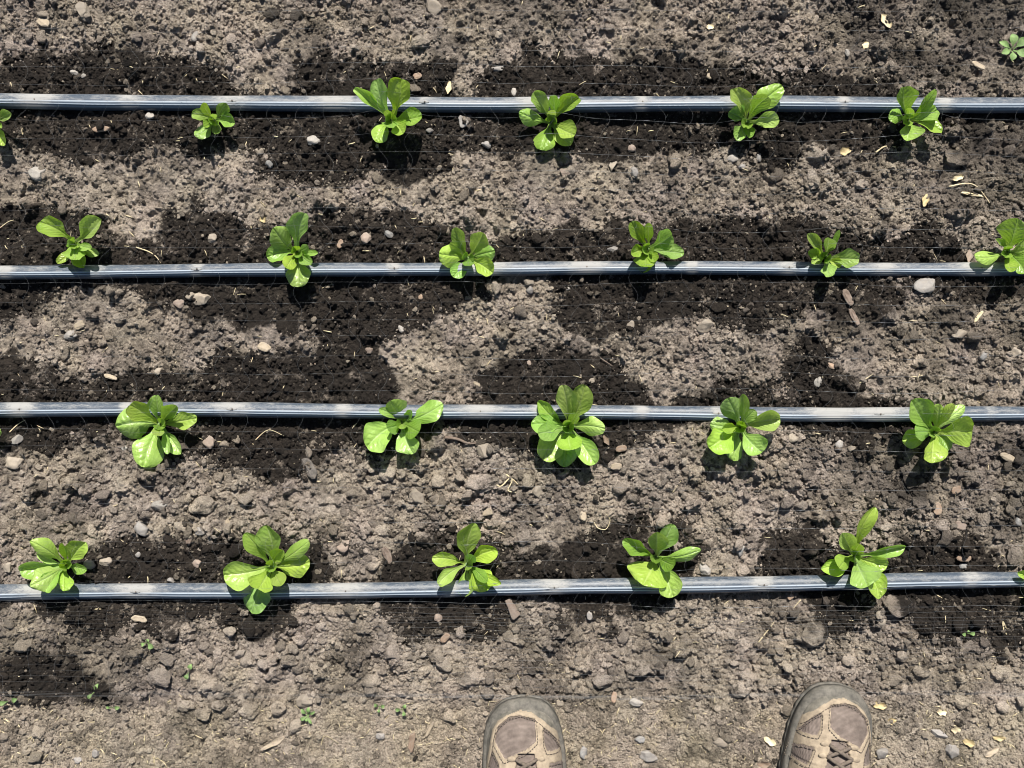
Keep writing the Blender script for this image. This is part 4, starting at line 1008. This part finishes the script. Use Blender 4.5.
    for lay, (z, g) in enumerate(((0, .95), (3, 1), (8, 1.0), (9, .975), (12, .975), (13, 1.0), (21, .995), (25, .96), (26, .5))):
        for k, (x, s) in enumerate(pts):
            cx = (interp(OUT, s, 1) + interp(OUT, s, 2)) / 2
            lug = .985 if (lay < 3 and (k // 2) % 2) else 1
            cy = 145
            V.append((sg * (cx + (x - cx) * g * lug) / 1000, -(cy + (s - cy) * (g if g > .9 else .9)) / 1000, (z + spring(s)) / 1000))
    F = []
    for lay in range(8):
        for k in range(n): F.append((lay * n + k, lay * n + (k + 1) % n, (lay + 1) * n + (k + 1) % n, (lay + 1) * n + k))
    F.append(tuple(range(n))); F.append(tuple(8 * n + k for k in range(n)))
    mesh_py('sole', V, F, SOLE, root)
    # laces and their loops
    def top(x, s):
        l = interp(OUT, s, 1); r = interp(OUT, s, 2); c = (l + r) / 2; hw = (r - l) / 2
        h = interp(HGT, s); q = min(1, abs((x - c) / hw)); return 14 + (h - 14) * (1 - q ** 2.2) ** .5
    s0 = [59, 71, 86, 103, 121, 140, 158, 174]
    for i, s in enumerate(s0):
        hw = 11 + (s - 54) * .17
        for side in (-1, 1):
            s2 = s0[min(i + 1, 7)]; hw2 = 11 + (s2 - 54) * .17
            x1, x2 = side * hw, -side * hw2 if s2 != s else -side * hw
            pp = []
            for k in range(13):
                t = k / 12; x = 2 + x1 + (x2 - x1) * t; y = s + (s2 - s) * t
                pp.append(Vector((sg * x / 1000, -y / 1000, (top(x, y) + 2.2 + (1.6 if side > 0 else 0) * math.sin(t * 3.14)) / 1000)))
            v, f = tube(pp, .0021, 8); mesh_py('lace', v, f, LACE, root)
            v, f = ICO[2]
            e = np.array([sg * (2 + side * (hw + 4)) / 1000, -s / 1000, (top(2 + side * (hw + 4), s) + 2.0) / 1000])
            mesh_np('eyelet_loop', v * np.array([.0055, .0032, .0022]) + e, f, SUEDE, root)
    return root
t1 = W(524, 698, .030); t2 = W(839, 685.5, .030)
shoe((t1.x, t1.y, gflat(t1.x, t1.y - .08, .05)), 0.0, False, 'left hiking shoe, dusty tan suede and brown mesh with grey rubber toe, on the path')
shoe((t2.x, t2.y, gflat(t2.x, t2.y - .08, .05)), math.radians(-7), True, 'right hiking shoe turned slightly outward, dusty tan suede with laces and grey rubber toe')

for k, v in used.items():
    if len(v) > 1: print('DUPLABEL', k, v)

# ------------------------------------------------------------------ light, sky, camera
w = bpy.data.worlds.new('World'); scene.world = w; w.use_nodes = True
nt = w.node_tree; bg = nt.nodes['Background']
sky = nt.nodes.new('ShaderNodeTexSky'); sky.sky_type = 'NISHITA'; sky.sun_disc = False
EL = math.radians(52); AZ = math.radians(5)      # sun high, ahead of the photographer, a touch to the right
sky.sun_elevation = EL; sky.sun_rotation = AZ
nt.links.new(sky.outputs[0], bg.inputs[0]); bg.inputs[1].default_value = .05
sd = bpy.data.lights.new('Sun', 'SUN'); sd.energy = 5.0; sd.angle = math.radians(.53); sd.color = (1, .955, .89)
so = bpy.data.objects.new('Sun', sd); COL.objects.link(so)
d = Vector((-math.sin(AZ) * math.cos(EL), -math.cos(AZ) * math.cos(EL), -math.sin(EL)))
so.rotation_euler = d.to_track_quat('-Z', 'Y').to_euler(); so.location = (0, 2, 3)
cam = bpy.data.cameras.new('Camera'); co = bpy.data.objects.new('Camera', cam); COL.objects.link(co)
co.location = (0, 0, H); co.rotation_euler = (0, 0, 0)
cam.sensor_width = 36; cam.lens = 36 * PPM * H / 1024; cam.clip_start = .01; cam.clip_end = 500
scene.camera = co
scene.view_settings.view_transform = 'Standard'; scene.view_settings.look = 'None'
scene.view_settings.exposure = .78; scene.view_settings.gamma = 1
scene.cycles.filter_width = 1.0
scene.render.resolution_x = 1024; scene.render.resolution_y = 768
